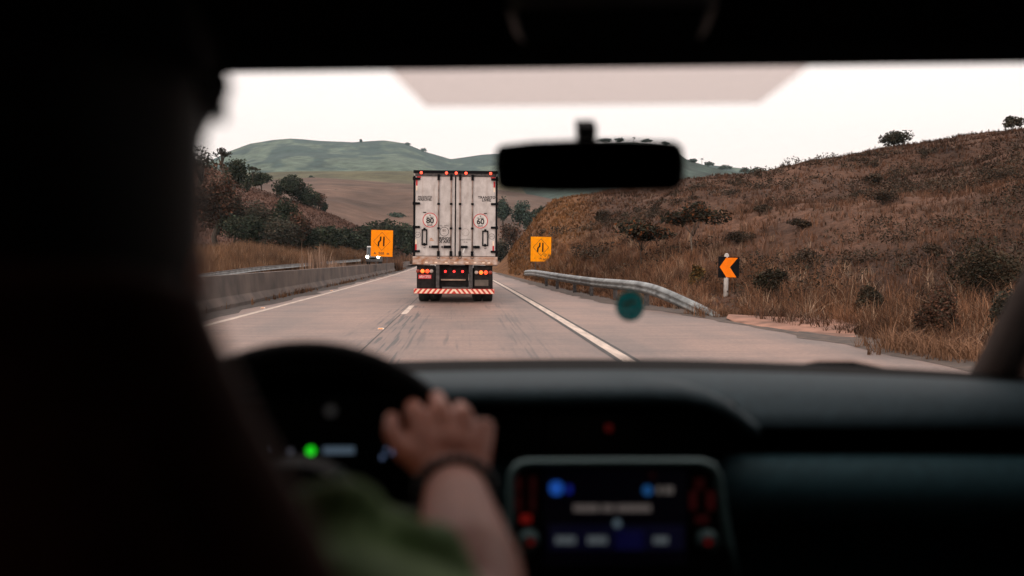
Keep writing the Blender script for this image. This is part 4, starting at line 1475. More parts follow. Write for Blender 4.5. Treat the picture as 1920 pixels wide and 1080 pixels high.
    xm = X(851)
    m.cur = 0
    m.box2((xa, -.05, z0), (xb, .04, z1))
    m.cur = 1
    za, zc = z0 + .008, z1 - .008
    sl_, wd = .105, .076

    def half(x):      # a slanting stripe clipped to the left half of the bar
        poly = [(x, za), (x + wd, za), (x + wd + sl_, zc), (x + sl_, zc)]
        for lim, sg in ((xa + .004, 1), (xm, -1)):
            res = []
            for q in range(len(poly)):
                a_, b_ = poly[q], poly[(q + 1) % len(poly)]
                ia, ib = (a_[0] - lim) * sg >= 0, (b_[0] - lim) * sg >= 0
                if ia: res.append(a_)
                if ia != ib:
                    t_ = (lim - a_[0]) / (b_[0] - a_[0]); res.append((lim, a_[1] + t_ * (b_[1] - a_[1])))
            poly = res
            if len(poly) < 3: return []
        return poly
    x = xa - .14
    while x < xm:
        po = half(x)
        if po:
            n = len(po)
            m.add([(q[0], -.0535, q[1]) for q in po], [tuple(range(n))])
            m.add([(2 * xm - q[0], -.0535, q[1]) for q in po], [tuple(reversed(range(n)))])
        x += .146
    m.build('striped_bumper', [M_REDBAR, M_CREAM], root)
    for a, b in ((782, 802), (804, 823), (887, 904.4), (906, 925)):
        for y in (1.3, 2.6, 3.9):
            x0, x1 = X(a), X(b)
            w = x1 - x0
            m = MB(); m.lathe([(-w / 2, .30), (-w / 2, .46), (-w / 2 + .03, .5), (w / 2 - .03, .5), (w / 2, .46), (w / 2, .30)], ((x0 + x1) / 2, y, .5), 'x', 30)
            wh = m.build('wheel', M_TYRE, root, sm=.6)
            m = MB(); m.lathe([(-w / 2 + .02, .29), (-w / 2 + .06, .12), (w / 2 - .06, .12), (w / 2 - .02, .29)], ((x0 + x1) / 2, y, .5), 'x', 20); m.build('rim', M_GREYSTEEL, wh)
    for y in (1.3, 2.6, 3.9):
        m = MB(); m.cyl((X(805), y, .5), (X(904), y, .5), .07, 12); m.build('axle', M_STEEL, root)
    for px in (826, 876):
        m = MB(); m.box2((X(px) - .06, .5, .85), (X(px) + .06, 13.4, 1.2)); m.build('chassis_rail', M_STEEL, root)
    # tractor unit in front of the trailer
    m = MB()
    prof = [(14.2, .5), (16.9, .5), (16.95, 1.9), (16.6, 3.0), (16.2, 3.3), (14.2, 3.4)]
    vs = [(-1.2, y, z) for y, z in prof] + [(1.2, y, z) for y, z in prof]; n = len(prof)
    m.add(vs, [tuple(range(n)), tuple(reversed(range(n, 2 * n)))] + [(i, (i + 1) % n, (i + 1) % n + n, i + n) for i in range(n)])
    m.build('cab', M_WHITE, root, bevel=.08)
    for sx in (-1.05, 1.05):
        for y in (12.6, 16.0):
            m = MB(); m.lathe([(-.15, .30), (-.15, .46), (-.12, .5), (.12, .5), (.15, .46), (.15, .30)], (sx, y, .5), 'x', 26); m.build('wheel', M_TYRE, root)
    root.rotation_euler = (0, math.radians(.45), 0)


truck()


# ------------------------------------------------------------------ the car we sit in
CX = .17
car = thing('car', 'dark cabin of the car seen from its back seat', 'car', (CX, .6, 0))


def wsb(u):   # windscreen base, u -1..1
    x = CX + .745 * u
    Y = 1.90 - .20 * u * u
    py = 672 + 9 * max(0, u) ** 2
    p = CAM + ray(870, py) * Y
    return Vector((x, Y, p.z - .012))


def wst(u):   # windscreen top
    x = CX + .615 * u
    Y = 1.13 - .07 * u * u
    q = proj((x, Y, 1.5))[0]
    py = 124 - 17 * (q - 430) / 1490
    return Vector((x, Y, 1.3 + ray(q, py).z * Y + .004))


def ws(u, v):
    p = wsb(u).lerp(wst(u), v)
    n = Vector((0, .55, .83))
    return p + n * .03 * math.sin(math.pi * v) * (1 - .5 * u * u)


def ws_px(px, py, off=0.):
    u, v = 0., .5
    for _ in range(25):
        x, y = proj(ws(u, v)); e = 1e-4
        xu, yu = proj(ws(u + e, v)); xv, yv = proj(ws(u, v + e))
        J = np.array([[(xu - x) / e, (xv - x) / e], [(yu - y) / e, (yv - y) / e]])
        du, dv = np.linalg.solve(J, [px - x, py - y])
        u += float(np.clip(du, -.4, .4)); v += float(np.clip(dv, -.4, .4))
    p = ws(u, v)
    return p + (CAM - p).normalized() * off if off else p


def cabin():
    U = np.linspace(-1, 1, 25)
    m = MB(); m.grid([[ws(u, v) for u in U] for v in np.linspace(0, 1, 13)])
    wsc = m.build('windscreen', M_GLASS, car, world=True, sm=True)
    # dotted shade band behind the mirror
    m = MB()
    rows = []
    for k in range(7):
        t = k / 6
        L = (715 + (800 - 715) * t, 117 + (200 - 117) * t); R = (1537 + (1423 - 1537) * t, 108 + (194 - 108) * t)
        rows.append([ws_px(L[0] + (R[0] - L[0]) * j / 16, L[1] + (R[1] - L[1]) * j / 16, .004) for j in range(17)])
    m.grid(rows); m.build('shade_band', M_BAND, wsc, world=True, sm=True)
    # roof lining with header, closing the cabin above and behind
    m = MB()
    rows = []
    for (f, Y, dz) in ((0, None, -.0), (1, None, .012), (1, .95, .05), (1, .5, .10), (1, -.3, .11), (1, -1.0, .06), (1, -1.3, -.1)):
        row = []
        for u in U:
            t = wst(u)
            y = (t.y - .05 * f) if Y is None else Y
            row.append((CX + .615 * u * (1.0 if Y is None else 1.02), y, t.z - .006 * (1 - f) + dz - .03 * u * u * (0 if Y is None else 1)))
        rows.append(row)
    m.grid(rows); m.build('roof_lining', M_LINER, car, world=True, sm=True, solid=.012)
    m = MB()   # outer roof skin lip over the glass
    m.grid([[wst(u) + Vector((0, .02, .022)) for u in U], [wst(u) + Vector((0, -.06, .05)) for u in U], [wst(u) + Vector((0, -2.4, .16)) for u in U]])
    m.build('roof_panel', M_BODYCAR, car, world=True, sm=True)
    # overhead console
    m = MB()
    P = lambda px, py, Y: at(px, py, Y)
    a = [P(965, 92, 1.0), P(1325, 86, 1.0), P(1350, 20, .93), P(945, 28, .93)]
    vs = [(p.x, p.y, p.z) for p in a] + [(p.x, p.y, p.z + .07) for p in a]
    m.add(vs, [(0, 1, 2, 3), (7, 6, 5, 4), (0, 4, 5, 1), (1, 5, 6, 2), (2, 6, 7, 3), (3, 7, 4, 0)])
    oc = m.build('overhead_console', mat('console_plastic', (.12, .12, .12), .5), car, world=True, bevel=.015, seg=3)
    a = [P(985, 74, .985), P(1305, 69, .985), P(1325, 5, .92), P(965, 13, .92)]
    m = MB(); m.add([(p.x, p.y - .002, p.z - .006) for p in a], [(0, 1, 2, 3)]); m.build('console_lid', M_CABIN, oc, world=True, solid=.004)
    # pillars
    for sgn in (1, -1):
        m = MB()
        rows = []
        for v in np.linspace(-.08, 1.0, 12):
            b = ws(sgn, min(max(v, 0), 1)) + (wsb(sgn) - wst(sgn)) * (-min(v, 0))
            rows.append([b + Vector((sgn * -.012, .02, 0)), b + Vector((sgn * -.015, -.02, -.012)), b + Vector((sgn * .015, -.05, -.02)), b + Vector((sgn * .06, -.06, 0)), b + Vector((sgn * .09, .03, .02)), b + Vector((sgn * -.012, .02, 0))])
        m.grid(rows); m.build('windscreen_pillar', M_PILLAR, car, world=True, sm=True)
    # doors with tinted glass, rear wall, floor
    for sgn in (1, -1):
        x = CX + sgn * .80
        m = MB()
        m.box2((x - .03, -1.3, .35), (x + .03, 1.75, 1.02)); m.box2((x - .035, -1.3, 1.02), (x + .035, -.5, 1.47)); m.box2((x - .033, .12, 1.02), (x + .033, .24, 1.47))
        d = m.build('door', M_CABIN, car, world=True, bevel=.01)
        m = MB(); m.add([(x, .24, 1.02), (x, 1.70, 1.02), (x - sgn * .14, 1.05, 1.50), (x - sgn * .14, .24, 1.53)], [(0, 1, 2, 3)]); m.build('front_window', M_SIDEGLASS, d, world=True, solid=.004)
        m = MB(); m.add([(x, -.5, 1.02), (x, .12, 1.02), (x - sgn * .14, .12, 1.53), (x - sgn * .14, -.5, 1.53)], [(0, 1, 2, 3)]); m.build('rear_window', M_SIDEGLASS, d, world=True, solid=.004)
        m = MB(); m.add([(x - sgn * .135, -1.3, 1.46), (x - sgn * .135, .24, 1.46), (x - sgn * .2, .24, 1.62), (x - sgn * .2, -1.3, 1.62)], [(0, 1, 2, 3)])
        m.add([(x + sgn * .02, -1.3, 1.46), (x - sgn * .16, -1.3, 1.47), (x - sgn * .16, 1.05, 1.50), (x - sgn * .12, 1.05, 1.46)], [(0, 1, 2, 3)])
        m.build('roof_rail', M_CABIN, car, world=True, solid=.01)
    m = MB(); m.box2((CX - .83, -1.36, .3), (CX + .83, -1.28, 1.66)); m.build('rear_panel', mat('mirror_red_backing', (.38, .07, .05), .7), car, world=True)  # unseen rear wall, red added to give the mirror a reddish reflection
    m = MB(); m.box2((CX - .83, -1.36, .26), (CX + .83, 1.95, .34)); m.build('floor_pan', M_CABIN, car, world=True)
    m = MB(); m.box2((CX - .80, 1.78, .34), (CX + .80, 1.84, 1.04)); m.build('firewall', M_CABIN, car, world=True)
    # bonnet
    m = MB()
    rows = [[(CX + .78 * u, Y - .12 * u * u, z - .05 * u * u) for u in np.linspace(-1, 1, 13)] for Y, z in ((1.93, 1.035), (2.2, 1.02), (2.6, .98), (2.95, .90), (3.1, .80), (3.12, .45))]
    m.grid(rows); m.build('bonnet', M_BODYCAR, car, world=True, sm=True)
    # wiper
    m = MB()
    q = [at(1480, 694, 1.86), at(1545, 685.5, 1.86), at(1610, 685.5, 1.84), at(1670, 695, 1.80)]
    m.tube([p + Vector((0, .03, .0)) for p in q], [.003, .006, .006, .003], 8); m.build('wiper', M_CABIN, car, world=True, sm=True)
    # ---- dashboard
    prof = [(1.90, 1.108), (1.86, 1.112), (1.82, 1.106), (1.76, 1.102), (1.60, 1.108), (1.50, 1.098), (1.445, 1.075), (1.425, 1.056), (1.43, 1.047), (1.52, 1.043), (1.52, 1.018), (1.43, 1.014), (1.408, 1.004), (1.395, .97), (1.40, .94), (1.43, .905), (1.50, .87), (1.50, .5)]
    m = MB()
    rows = []
    for u in np.linspace(-1, 1, 33):
        x = CX + .775 * u
        row = []
        for i, (Y, z) in enumerate(prof):
            k = max(0, 1 - i / 7)
            dY = -.20 * u * u * k - .05 * u * u
            dz = -.012 * max(0, u) ** 2 * k
            row.append((x, Y + dY, z + dz))
        rows.append(row)
    m.grid(rows)
    nseg = len(prof) - 1
    for fi in range(len(m.f)):
        i = fi % nseg
        m.m[fi] = 2 if 7 <= i <= 10 or i < 3 else (0 if i < 7 else 1)  # strips at the windscreen base coloured black as the cowl's shadow gap
    dash = m.build('dashboard', [M_DASH, M_DASHLOW, M_CABIN], car, world=True, sm=.9)
    # central raised pad over the upper vents
    m = MB()
    xs = [-.42, -.2, 0, .15, .25, .30, .335, .360, .380, .395, .41]
    dz = [0, 0, 0, 0, 0, -.002, -.008, -.018, -.030, -.042, -.052]
    rows = []
    for (Y, z) in ((1.70, 1.103), (1.62, 1.113), (1.50, 1.121), (1.40, 1.124), (1.365, 1.121), (1.352, 1.112), (1.355, 1.100), (1.45, 1.090)):
        rows.append([(x, Y, max(z + d, 1.03)) for x, d in zip(xs, dz)])
    m.grid(rows); m.build('dash_pad', M_DASH, dash, world=True, sm=True)
    m = MB(); m.box2((-.06, 1.40, 1.02), (.39, 1.44, 1.092)); fas = m.build('upper_fascia', M_CABIN, dash, world=True)
    p = at(1142, 803, 1.395)
    m = MB(); m.lathe([(0, .006), (-.004, .006), (-.005, .002)], (p.x, 1.3995, p.z), 'y', 14); m.build('hazard_light', emit('hazard_red', (1, .04, .03), .03), dash, world=True)
    for x0 in (.0, .24):
        m = MB()
        for k in range(3): m.box2((x0, 1.385, 1.045 + .014 * k), (x0 + .11, 1.3995, 1.049 + .014 * k))
        m.build('air_vent', M_CABIN, dash, world=True)
    # ---- infotainment unit
    YD = 1.25

    def D(px, py, d=0.): return at(px, py, YD + (py - 860) * -.00012 + d)
    oL = [(972, 861), (1322, 861), (1345, 872), (1376, 1075), (950, 1075), (953, 880)]
    m = MB()
    fr = [D(x, y) for x, y in oL]; bk = [D(x, y, .2) for x, y in oL]
    n = len(oL)
    m.add(fr + bk, [tuple(range(n)), tuple(reversed(range(n, 2 * n)))] + [(i, i + n, (i + 1) % n + n, (i + 1) % n) for i in range(n)])
    unit = m.build('infotainment_unit', M_GLOSSBLK, car, world=True, bevel=.004)
    path = [(950, 1075), (952, 1000), (954, 920), (957, 880), (968, 865), (985, 860), (1150, 859), (1312, 859), (1332, 866), (1344, 885), (1352, 940), (1364, 1010), (1377, 1075)]
    m = MB(); m.tube([D(x + 3, y + 8, -.004) for x, y in path], [.0052] * len(path), 8); m.build('bezel_frame', M_BEZEL, unit, world=True, sm=True)

    def panel(name, x0, y0, x1, y1, mt, d, par=unit):
        q = [D(x0, y1, d), D(x1, y1, d), D(x1, y0, d), D(x0, y0, d)]
        b = [p + Vector((0, .002, 0)) for p in q]
        mm = MB(); mm.add(q + b, [(0, 1, 2, 3), (7, 6, 5, 4), (0, 4, 5, 1), (1, 5, 6, 2), (2, 6, 7, 3), (3, 7, 4, 0)])
        return mm.build(name, mt, par, world=True)

    def dot(name, px, py, r, mt, d, par=unit):
        p = D(px, py, d)
        mm = MB(); mm.lathe([(0, r * YD / F), (-.002, r * YD / F)], p, 'y', 18); return mm.build(name, mt, par, world=True)
    scr = panel('screen', 1020, 880, 1288, 1060, emit('screen_dark', (.04, .05, .5), .0012, (.002, .002, .003)), -.004)
    panel('tab_bar', 1030, 985, 1282, 1032, emit('screen_blue', (.02, .03, .45), .011), -.0065, unit)
    panel('active_tab', 1156, 996, 1206, 1030, emit('screen_blue_tab', (.02, .03, .9), .017), -.009, unit)
    grey = emit('screen_text', (.75, .62, .58), .11); cool = emit('screen_icon', (.6, .70, .76), .11)
    blue = emit('screen_blue_icon', (.03, .2, 1), .30); dimblue = emit('screen_blue_mark', (.05, .3, .9), .18)
    dot('blue_icon', 1043, 915, 13, blue, -.0065); panel('blue_mark', 1062, 911, 1072, 925, emit('screen_blue_dim', (.02, .05, .7), .2), -.0065)
    dot('blue_icon', 1214, 919, 9, dimblue, -.0065)
    r = random.Random(2)

    def words(name, x0, x1, y, h, mt, d=-.0095):
        mm = MB()
        x = x0
        while x < x1 - 3:
            wd = r.uniform(4, 8)
            if r.random() < .12: x += 5; continue
            q = [D(x, y + h / 2, d), D(min(x + wd, x1), y + h / 2, d), D(min(x + wd, x1), y - h / 2, d), D(x, y - h / 2, d)]
            b = [p + Vector((0, .001, 0)) for p in q]
            mm.add(q + b, [(0, 1, 2, 3), (7, 6, 5, 4), (0, 4, 5, 1), (1, 5, 6, 2), (2, 6, 7, 3), (3, 7, 4, 0)])
            x += wd + 1.6
        mm.build(name, mt, unit, world=True)
    words('clock_readout', 1232, 1266, 919, 13, emit('screen_clock', (.75, .65, .6), .11)); words('text_row', 1076, 1220, 953, 13, grey)
    dot('cool_icon', 1157, 981, 7, emit('screen_icon_dim', (.5, .7, .85), .12), -.0095)
    words('tab_label', 1042, 1080, 1013, 14, cool); words('tab_label', 1102, 1138, 1013, 14, cool); words('tab_label', 1226, 1256, 1013, 13, cool)
    red = emit('button_red', (1, .02, .02), .009); redhot = emit('button_red_bright', (1, .03, .02), .09); reddim = emit('button_red_dim', (1, .02, .03), .014)
    for (x0, y0, x1, y1, mt) in ((966, 895, 978, 922, red), (994, 895, 1005, 925, red), (966, 930, 978, 958, red), (994, 930, 1004, 958, red), (976, 966, 996, 980, redhot),
                                 (1303, 898, 1320, 918, red), (1294, 922, 1306, 956, reddim), (1326, 922, 1340, 956, reddim), (1305, 968, 1328, 980, reddim)):
        panel('button', x0, y0, x1, y1, mt, -.003)
    dot('button', 1223, 891, 5, red, -.0065)
    for px in (991, 1324):
        p = D(px, 1010, -.002)
        mm = MB(); mm.lathe([(0, .013), (-.016, .012), (-.018, .009)], p, 'y', 24); kb = mm.build('knob', M_BEZEL, unit, world=True, sm=.5)
        p2 = D(px + 4, 1016, -.021)
        mm = MB(); mm.lathe([(0, .004), (-.001, .004)], p2, 'y', 12); mm.build('knob_mark', emit('knob_red', (1, .02, .02), .06), kb, world=True)
    # ---- instrument cluster
    m = MB()
    rows = []
    for (Y, k) in ((1.62, .4), (1.50, .85), (1.36, 1.0), (1.27, 1.0), (1.262, .96)):
        row = []
        for q in np.linspace(0, math.pi, 15):
            row.append((-.195 + .160 * math.cos(q) * (.85 + .15 * k), Y, 1.01 + (.152 * k) * math.sin(q) ** .6 + .0))
        rows.append(row)
    m.grid(rows)
    cl = m.build('instrument_cluster', M_CABIN, car, world=True, sm=True, solid=.008)
    m = MB(); m.box2((-.35, 1.34, .92), (-.06, 1.36, 1.11)); m.build('cluster_face', M_GLOSSBLK, cl, world=True)

    def cdot(name, px, py, rr, mt, Y=1.337):
        p = at(px, py, Y); mm = MB(); mm.lathe([(0, rr * Y / F), (-.002, rr * Y / F)], p, 'y', 18); mm.build(name, mt, cl, world=True)
    cdot('green_indicator', 583, 845, 8.5, emit('indicator_green', (.02, 1, .02), .75))
    a, b = at(606, 851, 1.337), at(664, 838, 1.337)
    m = MB(); m.box2((a.x, 1.336, a.z), (b.x, 1.339, b.z)); m.build('trip_display', emit('trip_lcd', (.36, .52, .7), .15), cl, world=True)
    lc = emit('gauge_cool', (.35, .5, .9), .2); ld = emit('gauge_dim', (.6, .6, .75), .09)
    for px, py, rr, mt in ((735, 848, 5, lc), (750, 843, 5, ld), (717, 857, 4, lc), (724, 842, 3, lc), (545, 846, 5, ld), (541, 858, 3, ld), (510, 840, 3, ld)):
        cdot('gauge_mark', px, py, rr, mt)
    cdot('hood_reflection', 620, 770, 14, emit('hood_reflection_glow', (.8, .75, .75), .012))  # dim glowing disc standing in for a reflection on the cluster hood


cabin()

WC = Vector((-.17, 1.0, 1.026)); WT = math.radians(24); WR = .186
WU = Vector((1, 0, 0)); WV = Vector((0, math.sin(WT), math.cos(WT))); WN = WU.cross(WV)


def wheel_pt(q, r=WR, off=0.): return WC + WU * (r * math.cos(q)) + WV * (r * math.sin(q)) + WN * off


def steering():
    m = MB(); m.tube([wheel_pt(2 * math.pi * k / 64) for k in range(64)], .0165, 14, closed=True)
    rim = m.build('steering_wheel', M_WHEEL, car, world=True, sm=True)
    m = MB()
    n = 32
    rings = []
    for (r, off) in ((.001, -.03), (.05, -.03), (.072, -.018), (.078, .0), (.06, .03)):
        rings.append([wheel_pt(2 * math.pi * k / n, r, -off if False else off * -1 * -1) for k in range(n + 1)])
    m.grid(rings); m.build('hub', M_WHEEL, rim, world=True, sm=True)
    for q0, wd in ((0.05, .028), (math.pi - .05, .028), (-math.pi / 2, .03)):
        m = MB(); m.tube([wheel_pt(q0, .06, .0), wheel_pt(q0, .12, .012), wheel_pt(q0, WR - .004)], [wd * .8, wd * .55, wd * .4], 10); m.build('spoke', M_WHEEL, rim, world=True, sm=True)
    for px, py, dx in ((637, 888, 8), (566, 921, 7)):
        p = at(px, py, 1.0)
        m = MB(); m.box(p, (dx * 2 * 1.0 / F, .004, .012), Matrix.Rotation(.6, 3, 'Y')); m.build('wheel_highlight', M_BEZEL, rim, world=True, bevel=.002)  # small silver pieces added in place of teal highlights on the wheel
    m = MB(); m.cyl(WC + WN * -.02, WC + Vector((0, .35, -.12)), .04, 14); m.build('steering_column', M_CABIN, car, world=True)


steering()


def mirror():
    Y = 1.2
    pts = [(940, 275), (1000, 268), (1080, 265), (1180, 265), (1262, 268), (1276, 278), (1281, 310), (1276, 345), (1262, 354), (1180, 356), (1050, 357), (950, 354), (935, 345), (931, 310), (933, 285)]
    P = [at(1106 + (x - 1106) * 1.02, 311 + (y - 311) * 1.07, Y) for x, y in pts]
    c = at(1106, 311, Y)
    m = MB()
    n = len(P)
    fr = [p + Vector((0, -.004, 0)) for p in P]; md = P; bk = [c + (p - c) * .86 + Vector((0, .03, .0)) for p in P]; bk[:] = bk
    m.add(fr + [p + Vector((0, .012, 0)) for p in md] + bk, [tuple(range(n)), tuple(reversed(range(2 * n, 3 * n)))] +
          [(i + k * n, i + (k + 1) * n, (i + 1) % n + (k + 1) * n, (i + 1) % n + k * n) for k in range(2) for i in range(n)])
    mr = m.build('rear_view_mirror', M_CABIN, car, world=True, bevel=.003)
    m = MB()
    G = [c + (p - c) * .93 + Vector((0, -.0065, 0)) for p in P]
    m.add(G, [tuple(range(n))]); g = m.build('mirror_glass', mirror_mat(), mr, world=True)
    q = [at(1083, 236, 1.218), at(1120, 236, 1.218), at(1118, 276, 1.218), at(1085, 276, 1.218)]
    m = MB(); m.add(q + [p + Vector((0, .030, .012)) for p in q], [(0, 1, 2, 3), (7, 6, 5, 4), (0, 4, 5, 1), (1, 5, 6, 2), (2, 6, 7, 3), (3, 7, 4, 0)])
    m.build('mirror_stem', M_CABIN, mr, world=True, bevel=.002)


mirror()


def sticker():
    c = (1181, 574)
    P = [ws_px(c[0] + 27 * math.cos(q), c[1] + 29 * math.sin(q), .003) for q in np.linspace(0, 2 * math.pi, 28, endpoint=False)]
    ce = ws_px(*c, .003)
    root = thing('windscreen_sticker', 'round teal sticker on the lower windscreen, out of focus', 'sticker', ce)
    m = MB(); m.add([p for p in P] + [p + Vector((0, .0012, 0)) for p in P], [tuple(range(28)), tuple(reversed(range(28, 56)))] + [(i, (i + 1) % 28, (i + 1) % 28 + 28, i + 28) for i in range(28)])
    m.build('disc', sticker_mat(), root, world=True)
    m = MB()
    q = [ws_px(x, y, .0055) for x, y in ((1166, 570), (1190, 561), (1194, 565), (1172, 575))]
    m.add(q, [(0, 1, 2, 3)]); m.build('orange_mark', mat('orange_print', (.30, .13, .05), .6), root, world=True, solid=.0005)


sticker()

SX = -.22


def seat():
    out_r = [(385, 545), (392, 575), (404, 605), (430, 660), (470, 740), (500, 800), (560, 900), (612, 990), (655, 1080), (690, 1160), (720, 1300), (740, 1900)]
    Ys = .40
    m = MB()
    pr = [at(x, y, Ys) for x, y in out_r]
    rows = []
    R = [(max(p.x - SX, .02), p.z) for p in pr]
    R = [(.02, R[0][1] + .012), (R[0][0] * .7, R[0][1] + .010)] + R
    R += [(.25, .75), (.25, .55)]
    for (hw, z) in R:
        ty = -.10 * (1.0 - (z - .55) / .75) * 0 + (.12 * (z - 1.2))
        row = []
        for q in np.linspace(0, 2 * math.pi, 24, endpoint=False):
            cx_, sy_ = math.cos(q), math.sin(q)
            row.append((SX + hw * math.copysign(abs(cx_) ** .6, cx_), .385 + ty + .045 * min(1, hw / .06) * math.copysign(abs(sy_) ** .7, sy_), z))
        row.append(row[0])
        rows.append(row)
    m.grid(rows)
    st = m.build('driver_seat', M_LEATHER, car, world=True, sm=True)
    m = MB(); m.box((SX, .62, .53), (.48, .5, .14)); m.build('seat_cushion', M_LEATHER, st, world=True, bevel=.04, seg=3)
    m = MB(); m.tube([(SX + .1, .345, 1.24), (SX + .135, .343, 1.17), (SX + .18, .34, 1.07)], .004, 6); m.build('seam_piping', M_LEATHER, st, world=True)


seat()


# ------------------------------------------------------------------ the driver
def hand_parts(m, W, f, n, a, spread=1.):
    """wrist W, f towards the knuckles, n out of the back of the hand, a from index to little finger"""
    f = f.normalized(); a = (a - f * a.dot(f)).normalized(); n = a.cross(f) if a.cross(f).dot(n) > 0 else f.cross(a)
    L = .092
    kn = []
    for i, (o, l) in enumerate(((-.034, .96), (-.0112, 1.0), (.0120, .96), (.0335, .85))):
        kp = W + f * (L * l) + a * o + n * (.004 if i in (1, 2) else 0)
        kn.append(kp)
        m.chain([W + a * o * .45 - n * .002, W + f * L * .55 * l + a * o * .8, kp], [.016, .0125, .0108], 10)
    m.ball(W + f * .045, (.036, .036, .014), M=Matrix((a, f, n)).transposed())
    for i, (k, ls) in enumerate(zip(kn, ((.042, .025, .020), (.046, .029, .021), (.042, .027, .020), (.033, .020, .018)))):
        ang = [math.radians(x) for x in ((28, 82, 120), (22, 84, 128), (30, 90, 130), (40, 96, 135))[i]]
        p = k; pts = [k]; rad = [.0108]
        fan = (i - 1.5) * .045
        for l, q, rr in zip(ls, ang, (.0090, .0082, .0070)):
            d = f * math.cos(q) - n * math.sin(q) + a * fan * math.cos(q)
            p = p + d.normalized() * l; pts.append(p); rad.append(rr)
        m.chain(pts, rad, 10)
    # thumb: leaves the index side of the palm near the wrist and lies along the rim
    b = W + f * .020 - a * .022 - n * .004
    t1 = b + (f * .72 - a * .66 - n * .12).normalized() * .036
    t2 = t1 + (f * .90 - a * .38 - n * .08).normalized() * .030
    t3 = t2 + (f * .97 - a * .02 - n * .15).normalized() * .024
    m.chain([b, t1, t2, t3], [.0150, .0115, .0098, .0080], 10)
    return kn


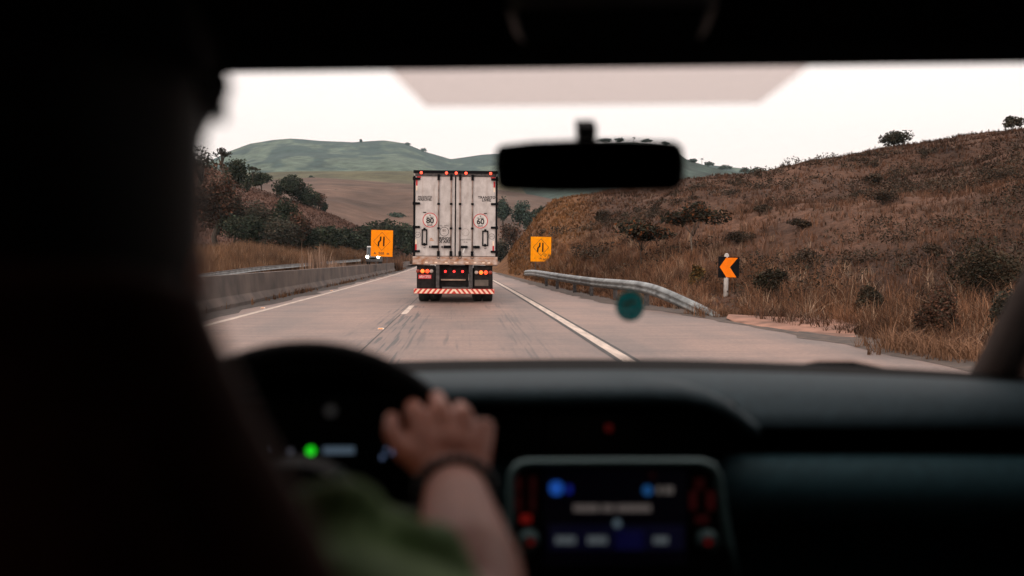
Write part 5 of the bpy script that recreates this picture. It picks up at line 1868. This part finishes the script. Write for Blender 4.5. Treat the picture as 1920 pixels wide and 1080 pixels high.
def driver():
    root = thing('person', 'driver in a black cap and green shirt, right hand gripping the steering wheel', 'person', (SX, .55, .60))
    HC = Vector((SX + .001, .535, 1.295))
    W = at(851, 903, .925); Kc = at(845, 764, 1.015)
    El = at(888, 1185, .66)
    Sh = Vector((-.075, .46, 1.10))
    f = (Kc - W)
    a = Vector((.90, -.10, -.22))
    nrm = Vector((0, -.7, .7))
    m = MB()
    # head, face, neck
    m.ball(HC + Vector((0, -.008, .02)), (.073, .094, .098)); m.ball(HC + Vector((0, .028, -.045)), (.055, .062, .068))
    m.ball(HC + Vector((0, .062, -.085)), (.026, .024, .022))
    m.chain([HC + Vector((0, .088, .008)), HC + Vector((0, .106, -.026))], [.008, .013])
    m.ball(HC + Vector((0, .088, .022)), (.045, .012, .010)); m.ball(HC + Vector((0, .086, -.058)), (.022, .010, .007))
    for s in (-1, 1):
        m.ball(HC + Vector((s * .074, -.005, -.008)), (.010, .019, .030)); m.ball(HC + Vector((s * .030, .080, -.025)), (.018, .016, .016))
    m.chain([HC + Vector((0, -.02, -.06)), Vector((SX, .50, 1.15)), Vector((SX, .49, 1.08))], [.056, .055, .075])
    # torso
    m.ball((SX, .50, 1.0), (.165, .10, .16)); m.ball((SX, .50, .84), (.145, .105, .16)); m.ball((SX, .49, .68), (.165, .12, .12))
    m.chain([(SX, .49, 1.09), Sh], [.07, .055]); m.chain([(SX, .49, 1.09), (SX - .165, .50, 1.09)], [.07, .055])
    # right arm
    m.chain([Sh, Sh.lerp(El, .5), El], [.052, .045, .040], 14)
    d = W - El
    m.chain([El, El + d * .28, El + d * .7, W], [.040, .0435, .033, .0265], 14)
    hand_parts(m, W, f, nrm, a)
    # left arm on the far side of the wheel
    WL = wheel_pt(math.radians(150), WR, .0) + Vector((-.015, -.095, -.035)); EL = Vector((-.47, .66, .95)); SL = Vector((SX - .165, .50, 1.09))
    m.chain([SL, EL], [.052, .040], 14); m.chain([EL, EL.lerp(WL, .3), WL], [.040, .042, .0265], 14)
    hand_parts(m, WL, Vector((.02, .08, .06)), nrm, Vector((-.9, -.1, -.22)))
    # legs
    for s in (-1, 1):
        m.chain([(SX + s * .09, .50, .67), (SX + s * .12, .92, .70), (SX + s * .11, 1.25, .40), (SX + s * .11, 1.36, .40)], [.085, .06, .042, .04], 12)
    fuse(m, 'body', M_SKIN, root, .0027, 3)
    # shirt
    m = MB()
    m.ball((SX, .50, 1.0), (.180, .112, .17)); m.ball((SX, .50, .84), (.160, .118, .17)); m.ball((SX, .49, .72), (.175, .13, .10))
    m.chain([(SX, .49, 1.085), Sh], [.080, .068]); m.chain([(SX, .49, 1.085), (SX - .165, .50, 1.085)], [.08, .068])
    m.chain([Sh, Sh.lerp(El, .35) + Vector((0, 0, .004)), Sh.lerp(El, .60)], [.062, .056, .050], 14)
    # folds thrown up at the shoulder and sleeve
    A = at(640, 992, .57); B = at(735, 1000, .60); C = at(812, 1040, .63)
    m.chain([Sh, A, B, C, Sh.lerp(El, .7)], [.045, .020, .016, .022, .045], 12)
    m.chain([Vector((SX + .05, .56, 1.10)), A], [.05, .03], 12)
    m.chain([SL, SL.lerp(EL, .6)], [.066, .058], 14)
    fuse(m, 'shirt', M_SHIRT, root, .005, 3)
    m = MB()
    for s in (-1, 1):
        m.chain([(SX + s * .085, .49, .67), (SX + s * .12, .93, .70), (SX + s * .11, 1.25, .42)], [.10, .072, .055], 12)
    fuse(m, 'trousers', M_TROUSER, root, .008, 2)
    # cap: crown and curved brim
    m = MB()
    rows = []
    for k in range(9):
        t = k / 8 * math.pi / 2
        rows.append([HC + Vector((.081 * math.cos(t) * math.cos(q), -.006 + .104 * math.cos(t) * math.sin(q), .048 + .090 * math.sin(t))) for q in np.linspace(0, 2 * math.pi, 33)])
    m.grid(rows)
    rows = []
    for k in range(7):
        rr = k / 6 * 1.35 - .35
        row = []
        for q in np.linspace(math.radians(-4), math.radians(184), 25):
            x = (.080 + .006 * rr * math.sin(q)) * math.cos(q); y = (.102 + .085 * rr * abs(math.sin(q)) ** .7) * math.sin(q)
            row.append(HC + Vector((x, y, .050 - .012 * rr - 1.2 * x * x * rr + .31 * max(0, y - .05))))
        rows.append(row)
    m.grid(rows)
    # the cap's bill is turned a little to the right
    Rz = Matrix.Rotation(math.radians(1), 3, 'Z')
    m.v = [tuple(HC + Rz @ (Vector(p) - HC) + Vector((.004, .0, .052))) for p in m.v]
    m.chain([at(330, 115, .60), at(378, 160, .60), at(340, 222, .58), at(320, 300, .56)], [.026, .0155, .014, .012], 14)   # folded side of the cap
    m.build('cap', M_CAP, root, world=True, sm=True, solid=.004)
    m = MB()
    rows = []
    for k in range(8):
        z = .112 - .212 * k / 7
        sc_ = 1 - .22 * (k / 7) ** 3
        rows.append([HC + Vector((.079 * sc_ * math.cos(q), -.012 + .096 * sc_ * math.sin(q), z)) for q in np.linspace(math.radians(172), math.radians(368), 21)])
    m.grid(rows); m.build('hair', M_HAIR, root, world=True, sm=True, solid=.008)
    # bracelet of beads
    m = MB()
    bc = W + (El - W).normalized() * .022
    ax = (El - W).normalized(); e1 = ax.cross(Vector((0, 0, 1))).normalized(); e2 = ax.cross(e1)
    for k in range(24):
        q = 2 * math.pi * k / 24
        m.ball(bc + e1 * .033 * math.cos(q) + e2 * .030 * math.sin(q), .0056, 8, 6)
    m.build('bracelet', M_BEAD, root, world=True, sm=True)


driver()


def haze():
    m = bpy.data.materials.new('dusk_haze'); m.use_nodes = True
    n = m.node_tree.nodes; l = m.node_tree.links; n.clear()
    o = n.new('ShaderNodeOutputMaterial'); v = n.new('ShaderNodeVolumePrincipled')
    v.inputs['Color'].default_value = (.50, .66, .70, 1); v.inputs['Density'].default_value = 1.0e-4; v.inputs['Anisotropy'].default_value = 0
    l.new(v.outputs[0], o.inputs['Volume'])
    mb = MB(); mb.box2((-3600, -3000, -3.4), (3600, 3300, 420))
    tag(mb.build('haze', m), kind='stuff')


haze()
